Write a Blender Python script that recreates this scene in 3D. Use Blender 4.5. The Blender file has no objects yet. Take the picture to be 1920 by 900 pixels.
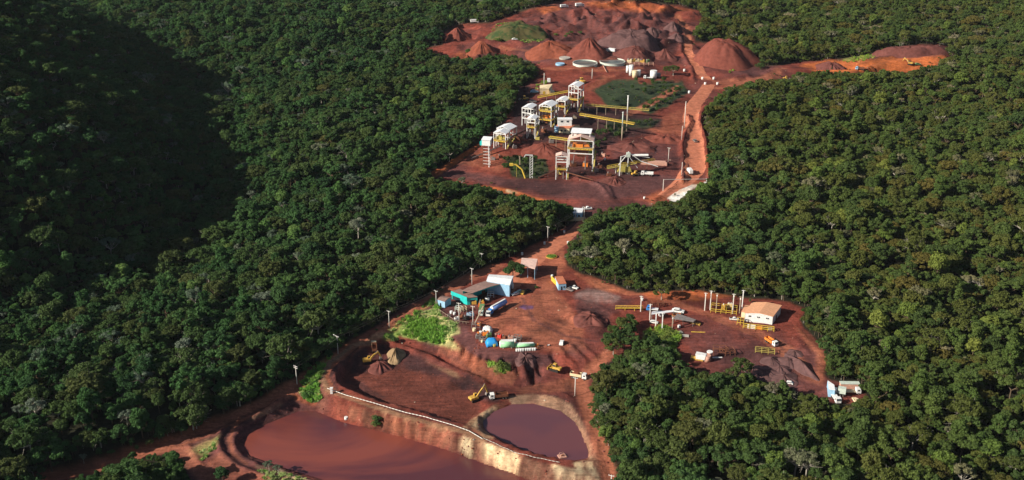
import bpy, bmesh, math, random
import numpy as np
from mathutils import Vector, Matrix
R = math.radians
scene = bpy.context.scene
COL = scene.collection

# ------------------------------------------------------------------ camera, sky, sun, exposure
PITCH = 23.0
FPX = 2002.0            # focal length in pixels of the 1920 px wide photograph
CAMH = 249.0
HAZE = 0.000013
cam_d = bpy.data.cameras.new('camera')
cam_d.sensor_width = 36.0
cam_d.lens = FPX / 1920 * 36.0
cam_d.clip_start = 1.0
cam_d.clip_end = 9000.0
cam = bpy.data.objects.new('camera', cam_d)
COL.objects.link(cam)
cam.location = (0, 0, CAMH)
cam.rotation_euler = (R(90 - PITCH), 0, 0)
scene.camera = cam

SUN_EL, SUN_AZ = 28.0, 22.0      # the sun stands left of the view and a little behind the camera
sx, sy = -math.cos(R(SUN_AZ)), -math.sin(R(SUN_AZ))
sun_vec = Vector((sx * math.cos(R(SUN_EL)), sy * math.cos(R(SUN_EL)), math.sin(R(SUN_EL))))
world = bpy.data.worlds.new('World')
scene.world = world
world.use_nodes = True
wn = world.node_tree
sky = wn.nodes.new('ShaderNodeTexSky')
sky.sky_type = 'NISHITA'
sky.sun_disc = False
sky.sun_elevation = R(SUN_EL)
sky.sun_rotation = math.atan2(sun_vec.x, sun_vec.y)
bg = wn.nodes['Background']
wn.links.new(sky.outputs[0], bg.inputs[0])
bg.inputs[1].default_value = 0.055
sun_d = bpy.data.lights.new('sun', 'SUN')
sun_d.energy = 5.0
sun_d.angle = R(0.5)
sun_d.color = (1.0, 0.93, 0.82)
sun = bpy.data.objects.new('sun', sun_d)
COL.objects.link(sun)
sun.rotation_euler = sun_vec.to_track_quat('Z', 'Y').to_euler()
sun.location = (-300, 0, 400)
scene.view_settings.view_transform = 'Standard'
scene.view_settings.look = 'None'
scene.view_settings.exposure = 0.62
scene.view_settings.gamma = 1.0
scene.cycles.max_bounces = 4
scene.cycles.diffuse_bounces = 2
scene.cycles.transparent_max_bounces = 4
scene.cycles.volume_bounces = 0
scene.cycles.use_adaptive_sampling = True

# ------------------------------------------------------------------ photograph <-> ground
CT, ST = math.cos(R(PITCH)), math.sin(R(PITCH))
def project(X, Y, Z):
    dz = Z - CAMH
    zc = Y * CT - dz * ST
    return 960 + FPX * X / zc, 450 - FPX * (Y * ST + dz * CT) / zc, zc
def unproj(px, py, z=0.0):
    a = (px - 960) / FPX; b = (450 - py) / FPX
    dy = CT + b * ST; dz = -ST + b * CT
    t = (z - CAMH) / dz
    return a * t, dy * t
def U3(pts):
    return [unproj(p[0], p[1], p[2]) + (p[2],) for p in pts]

# ------------------------------------------------------------------ noise
def _hash(ix, iy, seed):
    h = (ix.astype(np.int64) * 374761393 + iy.astype(np.int64) * 668265263 + seed * 1274126177) & 0xFFFFFFFF
    h = ((h ^ (h >> 13)) * 1274126177) & 0xFFFFFFFF
    return ((h ^ (h >> 16)) & 0xFFFF) / 65535.0
def vnoise(x, y, seed=0):
    ix, iy = np.floor(x), np.floor(y)
    fx, fy = x - ix, y - iy
    fx = fx * fx * (3 - 2 * fx); fy = fy * fy * (3 - 2 * fy)
    a = _hash(ix, iy, seed); b = _hash(ix + 1, iy, seed)
    c = _hash(ix, iy + 1, seed); d = _hash(ix + 1, iy + 1, seed)
    return (a + (b - a) * fx) * (1 - fy) + (c + (d - c) * fx) * fy
def fbm(x, y, size, octv=4, seed=0):
    s = 0; amp = 1; tot = 0; f = 1.0 / size
    for o in range(octv):
        s = s + amp * (vnoise(x * f + 17.3 * o, y * f - 9.1 * o, seed + o) - .5) * 2
        tot += amp; amp *= .5; f *= 2.03
    return s / tot
def smooth(a, b, x):
    t = np.clip((x - a) / (b - a), 0, 1)
    return t * t * (3 - 2 * t)
def seg_dist(x, y, poly, closed):
    P = list(poly) + ([poly[0]] if closed else [])
    best = np.full(np.shape(x), 1e18)
    for (x0, y0), (x1, y1) in zip(P[:-1], P[1:]):
        dx, dy = x1 - x0, y1 - y0
        t = np.clip(((x - x0) * dx + (y - y0) * dy) / (dx * dx + dy * dy + 1e-12), 0, 1)
        best = np.minimum(best, (x - x0 - t * dx) ** 2 + (y - y0 - t * dy) ** 2)
    return np.sqrt(best)
def inside(x, y, poly):
    r = np.zeros(np.shape(x), bool)
    P = list(poly); j = len(P) - 1
    for i in range(len(P)):
        xi, yi = P[i]; xj, yj = P[j]
        if yi != yj:
            r ^= ((yi > y) != (yj > y)) & (x < (xj - xi) * (y - yi) / (yj - yi) + xi)
        j = i
    return r
def sdist(x, y, poly):           # negative inside
    d = seg_dist(x, y, poly, True)
    return np.where(inside(x, y, poly), -d, d)

# ------------------------------------------------------------------ plan of the place, read off in photograph pixels
CLEARINGS = [
 [(60,905),(120,880),(190,862),(270,846),(340,820),(400,792),(470,760),(545,722),(600,690),(645,652),(695,618),
  (752,580),(805,552),(845,530),(880,512),(930,494),(960,482),(1000,458),(1040,438),(1070,422),(1085,408),(1078,392),(1062,384),
  (1030,378),(985,376),(955,362),(920,352),(880,346),(845,342),(812,334),(800,326),(850,302),(890,272),(915,255),(940,235),(962,205),(968,180),
  (975,165),(1000,150),(1012,140),(1000,122),(960,105),(920,103),(890,112),(860,112),(820,105),(790,92),(830,84),(832,60),(850,50),(880,44),
  (915,44),(960,28),(1005,14),(1045,3),(1120,-2),(1200,4),(1270,10),(1310,20),(1318,40),(1298,62),(1305,78),(1350,80),(1385,88),(1412,104),
  (1425,124),(1450,124),(1500,116),(1560,112),(1625,104),(1680,90),(1720,84),(1776,85),(1778,114),(1745,128),(1700,136),(1600,137),(1500,138),(1462,150),
  (1420,156),(1375,162),(1350,180),(1330,198),(1322,215),(1322,240),(1334,270),(1332,320),(1330,350),(1300,362),(1250,380),(1215,386),(1180,384),(1140,394),(1112,402),
  (1100,420),(1088,440),(1068,462),(1060,480),(1062,500),(1085,514),(1120,522),(1160,538),(1200,550),(1240,546),(1300,546),(1380,556),(1440,562),
  (1480,568),(1512,580),(1500,600),(1508,615),(1535,640),(1552,665),(1545,700),(1556,712),(1600,722),(1625,742),(1600,756),(1560,758),(1520,744),(1450,716),(1380,700),
  (1310,700),(1275,680),(1268,660),(1250,640),(1215,625),(1190,650),(1150,672),(1118,700),(1108,730),(1108,770),(1122,820),(1145,860),(1158,912),
  (1165,960),(600,960),(360,915),(352,880),(340,858),(318,850),(262,858),(200,878),(130,905)],
 [(1250,130),(1235,128),(1240,120),(1255,122)],
]
MAIN = CLEARINGS[0]
# vegetated pockets inside the clearing (shrubs and bushes grow there)
GREEN = {
 'shrub_high': [[(1112,165),(1150,148),(1185,150),(1250,148),(1278,160),(1290,175),(1265,190),(1240,205),(1215,212),(1180,200),(1130,195),(1115,180)]],
 'mound': [[(915,48),(950,44),(1000,48),(1022,62),(1015,76),(985,76),(950,68),(920,58)]],
 'bushes': [[(945,295),(985,292),(1020,292),(1025,318),(1010,332),(960,330),(943,312)]],
}

# height constraints: polylines of (px, py, z) in photograph pixels with true heights in metres
CONS = [
 # main yard and its edge
 [(872,611,0),(898,641,0),(930,656,0),(1010,657,0),(1060,650,0),(1120,640,0)],
 [(822,590,0),(850,604,0),(872,611,0)],
 [(820,560,0),(880,600,0),(960,600,0),(1060,600,0),(1130,600,0)],
 [(900,530,0),(1000,540,0),(1100,560,0),(1200,570,0),(1300,575,0)],
 [(740,607,-3),(790,585,-1),(815,575,0),(822,590,0)],
 [(760,632,-6),(800,645,-6.5),(835,652,-5)],
 [(845,630,-1.5),(878,659,-2),(905,674,-2),(955,683,-2),(985,690,-3)],
 [(770,650,-8),(800,656,-8.5),(830,674,-9),(870,699,-9),(910,719,-9),(960,730,-8),(1000,724,-8)],
 [(1010,657,0),(1060,690,-4.5),(1088,712,-7.5)],
 [(1145,655,-1),(1112,690,-5),(1085,716,-7.5),(1000,736,-7)],
 [(1130,600,0),(1140,640,-.5),(1145,655,-1)],
 # upper basin floor
 [(652,688,-11),(646,714,-11),(700,750,-10.5),(800,772,-9.6),(870,792,-9.6),(890,782,-9.6),(900,764,-9.6),(872,728,-9.3),(800,702,-9.3),(720,680,-9.3),(652,690,-9.6)],
 [(700,715,-9.6),(850,765,-9.6)],
 [(740,648,-8.5),(800,672,-8),(850,696,-8),(900,720,-8),(915,732,-8)],
 [(690,655,-9),(720,650,-8.5),(760,655,-8.5)],
 # dam crest, two edges
 [(715,622,-4),(665,642,-5),(632,662,-5.5),(606,686,-5.5),(597,706,-5.5),(604,729,-5.5),(650,752,-5.5),(750,784,-5.5),(870,816,-5.5),(900,830,-5.5),(1000,868,-5.5),(1060,886,-5.5),(1118,897,-5.5),(1125,930,-6)],
 [(722,632,-4.5),(680,650,-5.5),(650,672,-5.5),(628,692,-5.5),(624,710,-5.5),(632,724,-5.5),(680,746,-5.5),(780,777,-5.5),(870,800,-5.5),(905,816,-5.5),(1000,850,-5.5),(1070,868,-5.5),(1112,868,-5.5),(1135,880,-6)],
 # toe of the dam at the lower pond
 [(592,771,-18),(640,791,-18),(760,821,-18),(830,841,-18),(900,866,-18),(960,886,-18),(1010,906,-18),(1100,940,-18)],
 [(592,771,-18),(560,771,-18),(500,795,-18),(466,815,-18),(456,835,-18),(470,855,-18),(520,873,-18),(560,886,-18),(612,902,-18),(700,930,-18),(800,950,-18)],
 [(600,820,-18.6),(700,850,-18.6),(800,890,-18.6),(560,830,-18.6)],
 # bank round the left of the lower pond
 [(560,752,-13.5),(500,776,-14.5),(440,806,-15),(424,826,-15),(428,848,-15),(460,870,-15),(540,896,-15),(640,925,-15)],
 [(540,744,-12.5),(480,780,-14.5),(410,812,-15),(402,834,-15),(412,856,-15),(450,880,-15),(520,905,-15)],
 [(560,752,-13.5),(585,745,-13),(597,730,-8)],
 [(340,850,-16),(365,880,-16.5),(390,905,-17)],
 # road along the left forest
 [(60,905,-17),(130,884,-17),(270,850,-16.5),(340,826,-15.5),(480,766,-13),(560,725,-8.3),(610,690,-7.3),(680,640,-6),(735,606,-3.5),(810,562,-1),(870,525,0),(930,500,0),(1000,465,0),(1060,440,0),(1095,410,1)],
 [(573,735,-7.9),(590,712,-7.3),(610,688,-7)],
 # right pond
 [(905,790,-9.7),(925,772,-9.7),(960,758,-9.7),(1000,757,-9.7),(1050,770,-9.7),(1080,795,-9.7),(1100,840,-9.7),(1098,860,-9.7),(1060,865,-9.7),(1040,862,-9.7),(985,845,-9.7),(940,825,-9.7),(912,805,-9.7),(905,790,-9.7)],
 [(960,780,-10.3),(1000,780,-10.3),(1050,810,-10.3),(1070,850,-10.3),(1000,830,-10.3),(960,800,-10.3)],
 [(950,738,-7.5),(1000,734,-7),(1040,740,-7),(1070,752,-7),(1090,785,-7),(1108,825,-6.5),(1120,852,-6)],
 [(1085,735,-7.5),(1100,765,-7),(1115,800,-7),(1132,850,-6.5),(1150,905,-6.5)],
 [(882,806,-6.5),(893,784,-7),(915,768,-8),(938,757,-8.5)],
 # right yard
 [(1210,560,0),(1300,556,0),(1400,560,0),(1480,575,0),(1505,605,0),(1540,660,0),(1540,710,-.5),(1600,740,-1.5)],
 [(1250,600,0),(1290,650,-.5),(1300,690,-1),(1400,700,-1),(1500,730,-1.5)],
 [(1300,600,0),(1400,640,0),(1480,680,-.5)],
 [(1130,600,0),(1190,592,0),(1250,600,0)],
 [(1160,650,-4),(1200,640,-3),(1240,630,-1)],
 # road to the plant
 [(1095,410,1),(1130,392,1.5),(1180,380,1.5)],
 # plant apron
 [(815,333,2),(870,342,2),(960,356,2),(1040,374,1.5),(1110,382,1.5),(1180,374,1.5),(1240,352,1.5),(1290,335,1.5)],
 [(835,322,2.2),(900,318,2.4),(950,334,2.2),(1030,320,2.5),(1080,330,2.5),(1130,318,3),(1200,312,3),(1260,300,3)],
 [(903,273,8),(940,283,8),(1000,268,9),(1045,258,9),(1090,255,8)],
 [(960,300,4),(1020,294,4.5),(1060,296,4)],
 [(920,250,9),(960,225,10),(1000,240,10),(1050,240,10)],
 [(970,190,12),(1000,175,13),(1050,185,13),(1080,210,11),(1000,205,11.5)],
 [(1120,250,5),(1180,250,4.5),(1240,250,4.5),(1270,240,4.5)],
 [(1115,215,7),(1180,220,6.5),(1230,215,6.5)],
 [(1290,335,2),(1297,290,3),(1300,255,4),(1294,220,6),(1315,180,9),(1330,150,10.5),(1310,120,12),(1285,90,14),(1290,60,17),(1270,35,20)],
 [(1110,160,13),(1150,148,14),(1200,146,14),(1260,145,12.5),(1300,140,11.5)],
 [(1120,190,9),(1180,200,8),(1250,190,8)],
 [(1020,150,14),(1080,145,14.5),(1000,160,14)],
 [(1020,128,17),(1080,128,17.5),(1160,126,17.5),(1210,124,17)],
 [(850,105,14),(950,95,16),(1050,108,17.5),(1200,108,17.5),(1270,110,15)],
 [(850,75,17),(950,80,18),(1050,75,20),(1200,70,21),(1270,65,18)],
 [(930,45,21),(1010,42,23),(1100,48,24),(1200,44,24),(1280,40,21)],
 [(1010,15,27),(1100,5,29),(1200,8,29),(1300,20,25)],
 [(1330,140,11.5),(1420,135,12.5),(1500,130,13),(1600,128,14),(1700,112,16),(1770,100,18)],
 [(1370,158,10),(1450,145,11)],
]
# low berms (+) and ditches (-): polyline, height, width in metres
BERMS = [
 ([(1328,345),(1326,300),(1322,262),(1312,232),(1314,215),(1325,200)], 2.6, 1.9),
 ([(1281,345),(1281,300),(1278,275),(1283,255),(1296,232),(1290,218)], 2.5, 1.8),
 ([(1225,378),(1262,352),(1281,335)], 1.3, 2.0),
 ([(1300,150),(1295,130),(1280,105),(1276,85),(1283,60)], 1.6, 2.2),
 ([(1150,590),(1120,575),(1085,565)], .7, 2.5), ([(1085,585),(1108,600),(1125,615)], 1.6, 3.0),
 ([(1072,592),(1092,610),(1120,622)], 1.3, 3.0),
 ([(1050,655),(1062,680),(1075,690)], 1.2, 2.0), ([(1068,650),(1085,672),(1098,684)], 1.2, 2.0),
 ([(1085,645),(1108,668),(1115,676)], 1.0, 2.0),
 ([(740,648),(800,668),(850,692),(908,718)], 1.8, 2.0),
 ([(420,806),(408,826),(414,850),(445,876),(510,900)], 1.3, 1.5),
 ([(455,804),(440,826),(446,848),(480,870)], 1.6, 1.5),
 ([(480,762),(400,800),(352,826)], .7, 1.4), ([(535,752),(490,778),(448,800)], 1.0, 1.4),
 ([(545,748),(520,762),(480,786)], 1.2, 1.6), ([(350,832),(372,868),(402,896)], .7, 1.4),
 ([(632,668),(612,690),(606,708),(614,728)], .9, .9),
 ([(650,672),(630,694),(627,712),(640,728),(700,752)], 1.3, 1.6),
 ([(634,726),(680,747),(780,778),(870,801),(905,817)], 1.1, 1.1), ([(604,730),(650,754),(750,786),(870,818)], .6, 1.0), ([(905,818),(950,833),(1000,851),(1040,866),(1070,869)], 1.0, 1.1), ([(918,668),(924,680),(928,694)], -2.4, 1.6), ([(946,688),(950,702)], -2.0, 1.5), ([(988,688),(996,704),(1002,716)], -2.6, 1.8), ([(1008,690),(1014,702)], -2.2, 1.5), ([(872,668),(864,684)], -1.6, 1.2), ([(888,674),(882,692)], -1.8, 1.2), ([(905,680),(900,700)], -1.6, 1.2), ([(966,690),(975,712)], -1.8, 1.4), ([(850,650),(842,668)], -1.3, 1.1), ([(1036,668),(1046,684)], -1.8, 1.6), ([(935,690),(930,708)], 1.4, 1.4), ([(980,694),(985,712)], 1.6, 1.6), ([(1060,742),(1085,770),(1100,800),(1118,845)], 1.6, 1.6),
 ([(700,640),(735,606),(790,575)], 1.2, 1.5),
 ([(1150,372),(1140,352),(1128,345)], 1.2, 1.8), ([(1060,330),(1100,338),(1128,352),(1142,372)], 1.8, 1.8),
 ([(1130,305),(1180,300),(1230,306),(1262,308)], 1.6, 2.0),
 ([(1195,262),(1215,258),(1226,250)], 1.2, 2.0), ([(1230,250),(1260,258),(1270,262)], 1.5, 2.0),
 ([(835,322),(862,298),(893,277)], -1.4, 2.2), ([(824,326),(850,302),(880,280)], 1.3, 2.2),
 ([(960,135),(1020,142),(1060,135),(1110,128)], 1.8, 3.0), ([(1100,160),(1150,145),(1170,138)], 1.6, 3),
 ([(1240,150),(1290,142),(1330,145)], 1.4, 2.5), ([(1225,205),(1255,180),(1285,160)], 1.0, 3),
 ([(1000,28),(1020,22),(1035,30),(1025,40)], 3.0, 4.0), ([(1040,38),(1050,36),(1060,40)], 3.0, 5.0),
 ([(1060,55),(1100,45),(1140,52),(1180,44),(1230,50)], 4.5, 6.0), ([(1080,62),(1120,60),(1150,66),(1200,58)], 3, 5),
 ([(1120,30),(1150,26),(1170,34)], 4.0, 6.0), ([(1185,28),(1200,24),(1210,32)], 4, 6),
 ([(1100,22),(1130,18),(1170,20)], 3.0, 5.0), ([(975,60),(1000,52),(1010,60)], 4, 3), ([(1075,30),(1095,26),(1110,34)], 5, 4), ([(1125,42),(1150,38),(1165,44)], 6, 4), ([(1165,56),(1180,50),(1195,56)], 6, 4), ([(1205,44),(1222,38),(1236,44)], 6, 4), ([(1050,70),(1070,64)], 4, 4), ([(1095,34),(1080,42)], 5, 4), ([(1240,84),(1262,80)], 5, 4), ([(1140,14),(1165,10),(1190,14)], 5, 4), ([(1225,30),(1240,26)], 4, 6), ([(1250,50),(1268,44),(1272,60)], 4, 6), ([(1235,66),(1255,60),(1270,70)], 4, 6),
 ([(1240,22),(1256,18)], 4, 6), ([(900,84),(950,72),(980,84)], 2.0, 4.0), ([(1022,60),(1028,75)], 3, 5),
 ([(1440,140),(1455,132),(1470,138)], 3.0, 5.0), ([(1620,122),(1650,112),(1665,122)], 3.0, 5.0), ([(1380,150),(1400,143),(1415,150)], 3.0, 4.0),
 ([(1560,130),(1600,122),(1640,128)], 2.5, 5.0), ([(1640,98),(1700,92),(1770,90)], 2.5, 6.0),
 ([(1492,640),(1500,650),(1510,660)], 1.4, 3.0),
 ([(1495,622),(1540,665),(1540,700)], 1.0, 3.0),
]
def _low(z): return -5.5 + (z + 5.5) * .64 if z < -12.4 else z
CONS = [[(p[0], p[1], _low(p[2])) for p in c] for c in CONS]
HILL = [(40,-60),(100,-22),(175,12),(262,58),(345,112),(402,162),(428,225),(448,300),(436,350),(392,405),(330,446),(262,490),(170,540),(80,585),(0,620),(-200,680)]

# ------------------------------------------------------------------ terrain heights
hillw = [unproj(p[0] - 26, p[1], 12 if p[1] < 200 else 4) for p in HILL]
hill_poly = hillw + [(-3500, hillw[-1][1] - 120), (-3500, 5200), (hillw[0][0] - 40, 5200)]
main_w = [unproj(p[0], p[1], 0) for p in MAIN]
def broad(X, Y):
    """the lie of the land without the mine's earthworks"""
    ramp = 0.019 * np.clip(Y - 560, 0, None) + 0.004 * np.clip(Y - 1200, 0, None)
    near = np.clip(430 - Y, 0, 150) * -0.05
    return ramp + near
def forest_relief(X, Y):
    z = 11.0 * fbm(X, Y, 160, 3, 5) + 2.5 * fbm(X, Y, 45, 2, 9)
    d = -sdist(X, Y, hill_poly)                       # metres inside the foot of the hill
    dn = d + 22 * fbm(X, Y, 120, 3, 31)
    h = np.interp(dn, [-90, -30, 5, 30, 85, 180, 330, 520, 900], [0, -7, -12, -4, 41, 84, 140, 186, 210])
    h = h + smooth(20, 160, dn) * 13 * fbm(X, Y, 75, 3, 77)
    right = smooth(280, 620, X) * 10
    return z + h + right

def axis(segs):
    out = [segs[0][0]]
    for a, b, s in segs:
        n = max(1, int(round((b - a) / s)))
        out += list(np.linspace(a, b, n + 1)[1:])
    return np.array(out)
GX = axis([(-5000,-1500,350),(-1500,-600,60),(-600,-260,8),(-260,-150,2.5),(-150,235,.95),(235,420,3),(420,800,8),(800,1600,60),(1600,5000,350)])
GY = axis([(-600,200,80),(200,300,8),(300,340,3),(340,610,.95),(610,1000,1.6),(1000,1420,2.0),(1420,1800,10),(1800,2600,60),(2600,6000,350)])
XX, YY = np.meshgrid(GX, GY)

# coarse solve of the earthworks
CS = 2.5
cx = np.arange(-330, 560, CS); cy = np.arange(290, 1500, CS)
CXX, CYY = np.meshgrid(cx, cy)
dm = sdist(CXX, CYY, main_w)
base = broad(CXX, CYY) + forest_relief(CXX, CYY) * smooth(12, 130, dm)
# forest floor near the pit follows the pit's own level, so only cells well outside are pinned
fixed = dm > 28
zg = base.copy()
def raster(pts):
    W = U3(pts); o = []
    for a, b in zip(W[:-1], W[1:]):
        n = max(1, int(math.hypot(b[0]-a[0], b[1]-a[1]) / (CS * .5)))
        for k in range(n + 1):
            t = k / n
            o.append((a[0]+(b[0]-a[0])*t, a[1]+(b[1]-a[1])*t, a[2]+(b[2]-a[2])*t))
    return np.array(o)
acc = np.zeros_like(zg); cnt = np.zeros_like(zg)
for c in CONS:
    o = raster(c)
    ii = np.round((o[:,1] - cy[0]) / CS).astype(int); jj = np.round((o[:,0] - cx[0]) / CS).astype(int)
    ok = (ii >= 0) & (ii < len(cy)) & (jj >= 0) & (jj < len(cx))
    np.add.at(acc, (ii[ok], jj[ok]), o[ok,2]); np.add.at(cnt, (ii[ok], jj[ok]), 1)
con = cnt > 0
zg[con] = acc[con] / cnt[con]
fixed |= con
fixed[0,:] = fixed[-1,:] = True; fixed[:,0] = fixed[:,-1] = True
# multiresolution relaxation
def relax(z, fx, n):
    w = 1.6
    for k in range(n):
        for par in (0, 1):
            m = np.zeros_like(fx); m[(np.add.outer(np.arange(z.shape[0]), np.arange(z.shape[1])) % 2) == par] = True
            m &= ~fx
            av = z.copy()
            av[1:-1,1:-1] = .25 * (z[2:,1:-1] + z[:-2,1:-1] + z[1:-1,2:] + z[1:-1,:-2])
            z = np.where(m, z + w * (av - z), z)
    return z
def coarsen(z, fx):
    h, w_ = (z.shape[0] + 1) // 2 * 2, (z.shape[1] + 1) // 2 * 2
    Z = np.pad(z, ((0, h - z.shape[0]), (0, w_ - z.shape[1])), mode='edge'); F = np.pad(fx, ((0, h - z.shape[0]), (0, w_ - z.shape[1])), mode='edge')
    Z4 = Z.reshape(h//2, 2, w_//2, 2); F4 = F.reshape(h//2, 2, w_//2, 2)
    c = F4.sum((1, 3)); s = (Z4 * F4).sum((1, 3))
    return np.where(c > 0, s / np.maximum(c, 1), Z4.mean((1, 3))), c > 0
def solve(z, fx, lev):
    if lev > 0:
        zc, fc = coarsen(z, fx)
        zc = solve(zc, fc, lev - 1)
        up = np.repeat(np.repeat(zc, 2, 0), 2, 1)[:z.shape[0], :z.shape[1]]
        z = np.where(fx, z, up)
    return relax(z, fx, 40)
zg = solve(zg, fixed, 5)

def bil(gx, gy, F, X, Y):
    X = np.clip(X, gx[0], gx[-1] - 1e-6); Y = np.clip(Y, gy[0], gy[-1] - 1e-6)
    j = np.clip(np.searchsorted(gx, X, side='right') - 1, 0, len(gx) - 2)
    i = np.clip(np.searchsorted(gy, Y, side='right') - 1, 0, len(gy) - 2)
    u = (X - gx[j]) / (gx[j+1] - gx[j]); v = (Y - gy[i]) / (gy[i+1] - gy[i])
    return (F[i,j]*(1-u) + F[i,j+1]*u)*(1-v) + (F[i+1,j]*(1-u) + F[i+1,j+1]*u)*v

inwin = (XX > cx[0]) & (XX < cx[-1]) & (YY > cy[0]) & (YY < cy[-1])
ZB = broad(XX, YY) + forest_relief(XX, YY) * smooth(12, 130, sdist(XX, YY, main_w))
edge = np.minimum(np.minimum(XX - cx[0], cx[-1] - XX), np.minimum(YY - cy[0], cy[-1] - YY))
wgt = smooth(0, 40, edge)
ZZ = np.where(inwin, ZB * (1 - wgt) + bil(cx, cy, zg, XX, YY) * wgt, ZB)
# berms, ditches, ruts and gullies
DMF = sdist(XX, YY, main_w)
soilw = smooth(6, -3, DMF)
fine = (DMF < 25)
xf, yf, zf = XX[fine], YY[fine], ZZ[fine]
slope = np.zeros_like(ZZ)
gy_, gx_ = np.gradient(ZZ, GY, GX)
slope = np.hypot(gx_, gy_)
sl = slope[fine]
add = 0.35 * fbm(xf, yf, 9, 3, 3) + 0.9 * fbm(xf, yf, 34, 2, 4) * smooth(640, 760, yf) 
# rills run straight down the banks: noise read along the contour direction
gyn, gxn = gy_[fine] / (sl + 1e-6), gx_[fine] / (sl + 1e-6)
steep = smooth(.22, .6, sl)
rill = fbm(xf * 1.0 + 3 * gxn, yf * .35 + 3 * gyn, 2.6, 3, 12)
add += steep * 1.0 * rill + steep * .9 * fbm(xf, yf, 11, 2, 13)
add += (1 - steep) * .22 * fbm(xf, yf, 3.2, 3, 15)
def terr(h, st):                  # benches cut into the slope
    f = np.floor(h / st); t = h / st - f
    return st * (f + smooth(.55, .95, t))
far = smooth(915, 1010, yf) * smooth(0, -22, DMF[fine])
add += far * (terr(9.0 * fbm(xf * .5, yf, 34, 4, 41), 3.0) + 1.6 * fbm(xf * .6, yf, 13, 3, 43))
for line, hgt, wid in BERMS:
    W = []
    for p in line:
        x, y = unproj(p[0], p[1], 0)
        for _ in range(3):
            x, y = unproj(p[0], p[1], float(bil(GX, GY, ZZ, np.array(x), np.array(y))))
        W.append((x, y))
    d = seg_dist(xf, yf, W, False)
    add += hgt * np.exp(-(d / wid) ** 2) * (1 + .35 * fbm(xf, yf, 7, 2, 60))
# the crest of the dam and the pond banks were graded: keep them even
CREST = [[(632,662),(606,690),(600,706),(612,728),(650,748),(750,780),(870,808),(905,824),(1000,860),(1060,878),(1115,884)],[(950,740),(1000,736),(1040,741),(1070,753),(1090,786),(1108,826),(1119,850)]]
for line in CREST:
    d = seg_dist(xf, yf, [unproj(p[0], p[1], -5.5) for p in line], False)
    add *= .12 + .88 * smooth(2.5, 8, d)
PONDS = {
 'lower': ([(592,771),(560,771),(500,795),(466,815),(456,835),(470,855),(520,873),(560,886),(612,902),(700,930),(800,955),(1120,955),(1100,940),(1010,906),(960,886),(900,866),(830,841),(760,821),(640,791)], -13.25),
 'right': ([(905,790),(925,772),(960,758),(1000,757),(1050,770),(1080,793),(1102,838),(1104,862),(1072,867),(1040,863),(985,845),(940,826),(908,806)], -9.45),
}
for key, (pl, zl) in PONDS.items():
    pw = [unproj(p[0], p[1], zl) for p in pl]
    sd = sdist(xf, yf, pw)
    add = add * smooth(0, 5, sd) + np.where(sd < 0, -0.6 - zf + np.minimum(zf, zl), 0) * 1.0
    add += np.where((sd >= 0) & (sd < 6), np.clip(zl + .25 - (zf + add), 0, None), 0)
basin = [unproj(p[0], p[1], -9.6) for p in [(652,690),(645,715),(700,750),(800,772),(870,792),(890,782),(900,764),(872,728),(800,702),(720,690)]]
sdb = sdist(xf, yf, basin)
add = add * (0.35 + .65 * smooth(-4, 2, sdb))
ZZ[fine] = zf + add * smooth(25, 8, DMF[fine])
def ground_z(X, Y):
    return bil(GX, GY, ZZ, np.asarray(X, float), np.asarray(Y, float))
_T = np.concatenate([np.arange(180, 800, .5), np.arange(800, 2600, 1.0)])
def G(px, py):
    """the point of the ground seen at a photograph pixel"""
    a = (px - 960) / FPX; b = (450 - py) / FPX
    dy = CT + b * ST; dz = -ST + b * CT
    t = _T / dy
    zr = CAMH + dz * t
    h = ground_z(a * t, _T)
    k = int(np.argmax(zr <= h))
    if zr[k] > h[k]: k = len(_T) - 1
    t0, t1 = t[max(k-1, 0)], t[k]
    for _ in range(14):
        m = (t0 + t1) / 2
        if CAMH + dz * m <= float(ground_z(a * m, dy * m)): t1 = m
        else: t0 = m
    x, y = a * t1, dy * t1
    return Vector((x, y, float(ground_z(x, y))))

# ------------------------------------------------------------------ materials
def mat(name, color, rough=.8, spec=.25, metal=0.0, noise=0.0, scale=.6, bump=0.0):
    m = bpy.data.materials.new(name); m.use_nodes = True
    nt = m.node_tree; b = nt.nodes['Principled BSDF']
    b.inputs['Roughness'].default_value = rough
    b.inputs['Specular IOR Level'].default_value = spec
    b.inputs['Metallic'].default_value = metal
    b.inputs['Base Color'].default_value = (*color, 1)
    if noise > 0:
        tc = nt.nodes.new('ShaderNodeTexCoord')
        n = nt.nodes.new('ShaderNodeTexNoise'); n.inputs['Scale'].default_value = scale; n.inputs['Detail'].default_value = 5
        nt.links.new(tc.outputs['Object'], n.inputs['Vector'])
        r = nt.nodes.new('ShaderNodeMapRange')
        r.inputs['To Min'].default_value = 1 - noise; r.inputs['To Max'].default_value = 1 + noise * .6
        r.inputs['From Min'].default_value = .3; r.inputs['From Max'].default_value = .7
        nt.links.new(n.outputs['Fac'], r.inputs['Value'])
        mx = nt.nodes.new('ShaderNodeVectorMath'); mx.operation = 'SCALE'
        mx.inputs[0].default_value = color
        nt.links.new(r.outputs[0], mx.inputs['Scale'])
        nt.links.new(mx.outputs[0], b.inputs['Base Color'])
        if bump > 0:
            bp = nt.nodes.new('ShaderNodeBump'); bp.inputs['Strength'].default_value = bump
            nt.links.new(n.outputs['Fac'], bp.inputs['Height']); nt.links.new(bp.outputs[0], b.inputs['Normal'])
    return m
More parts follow.
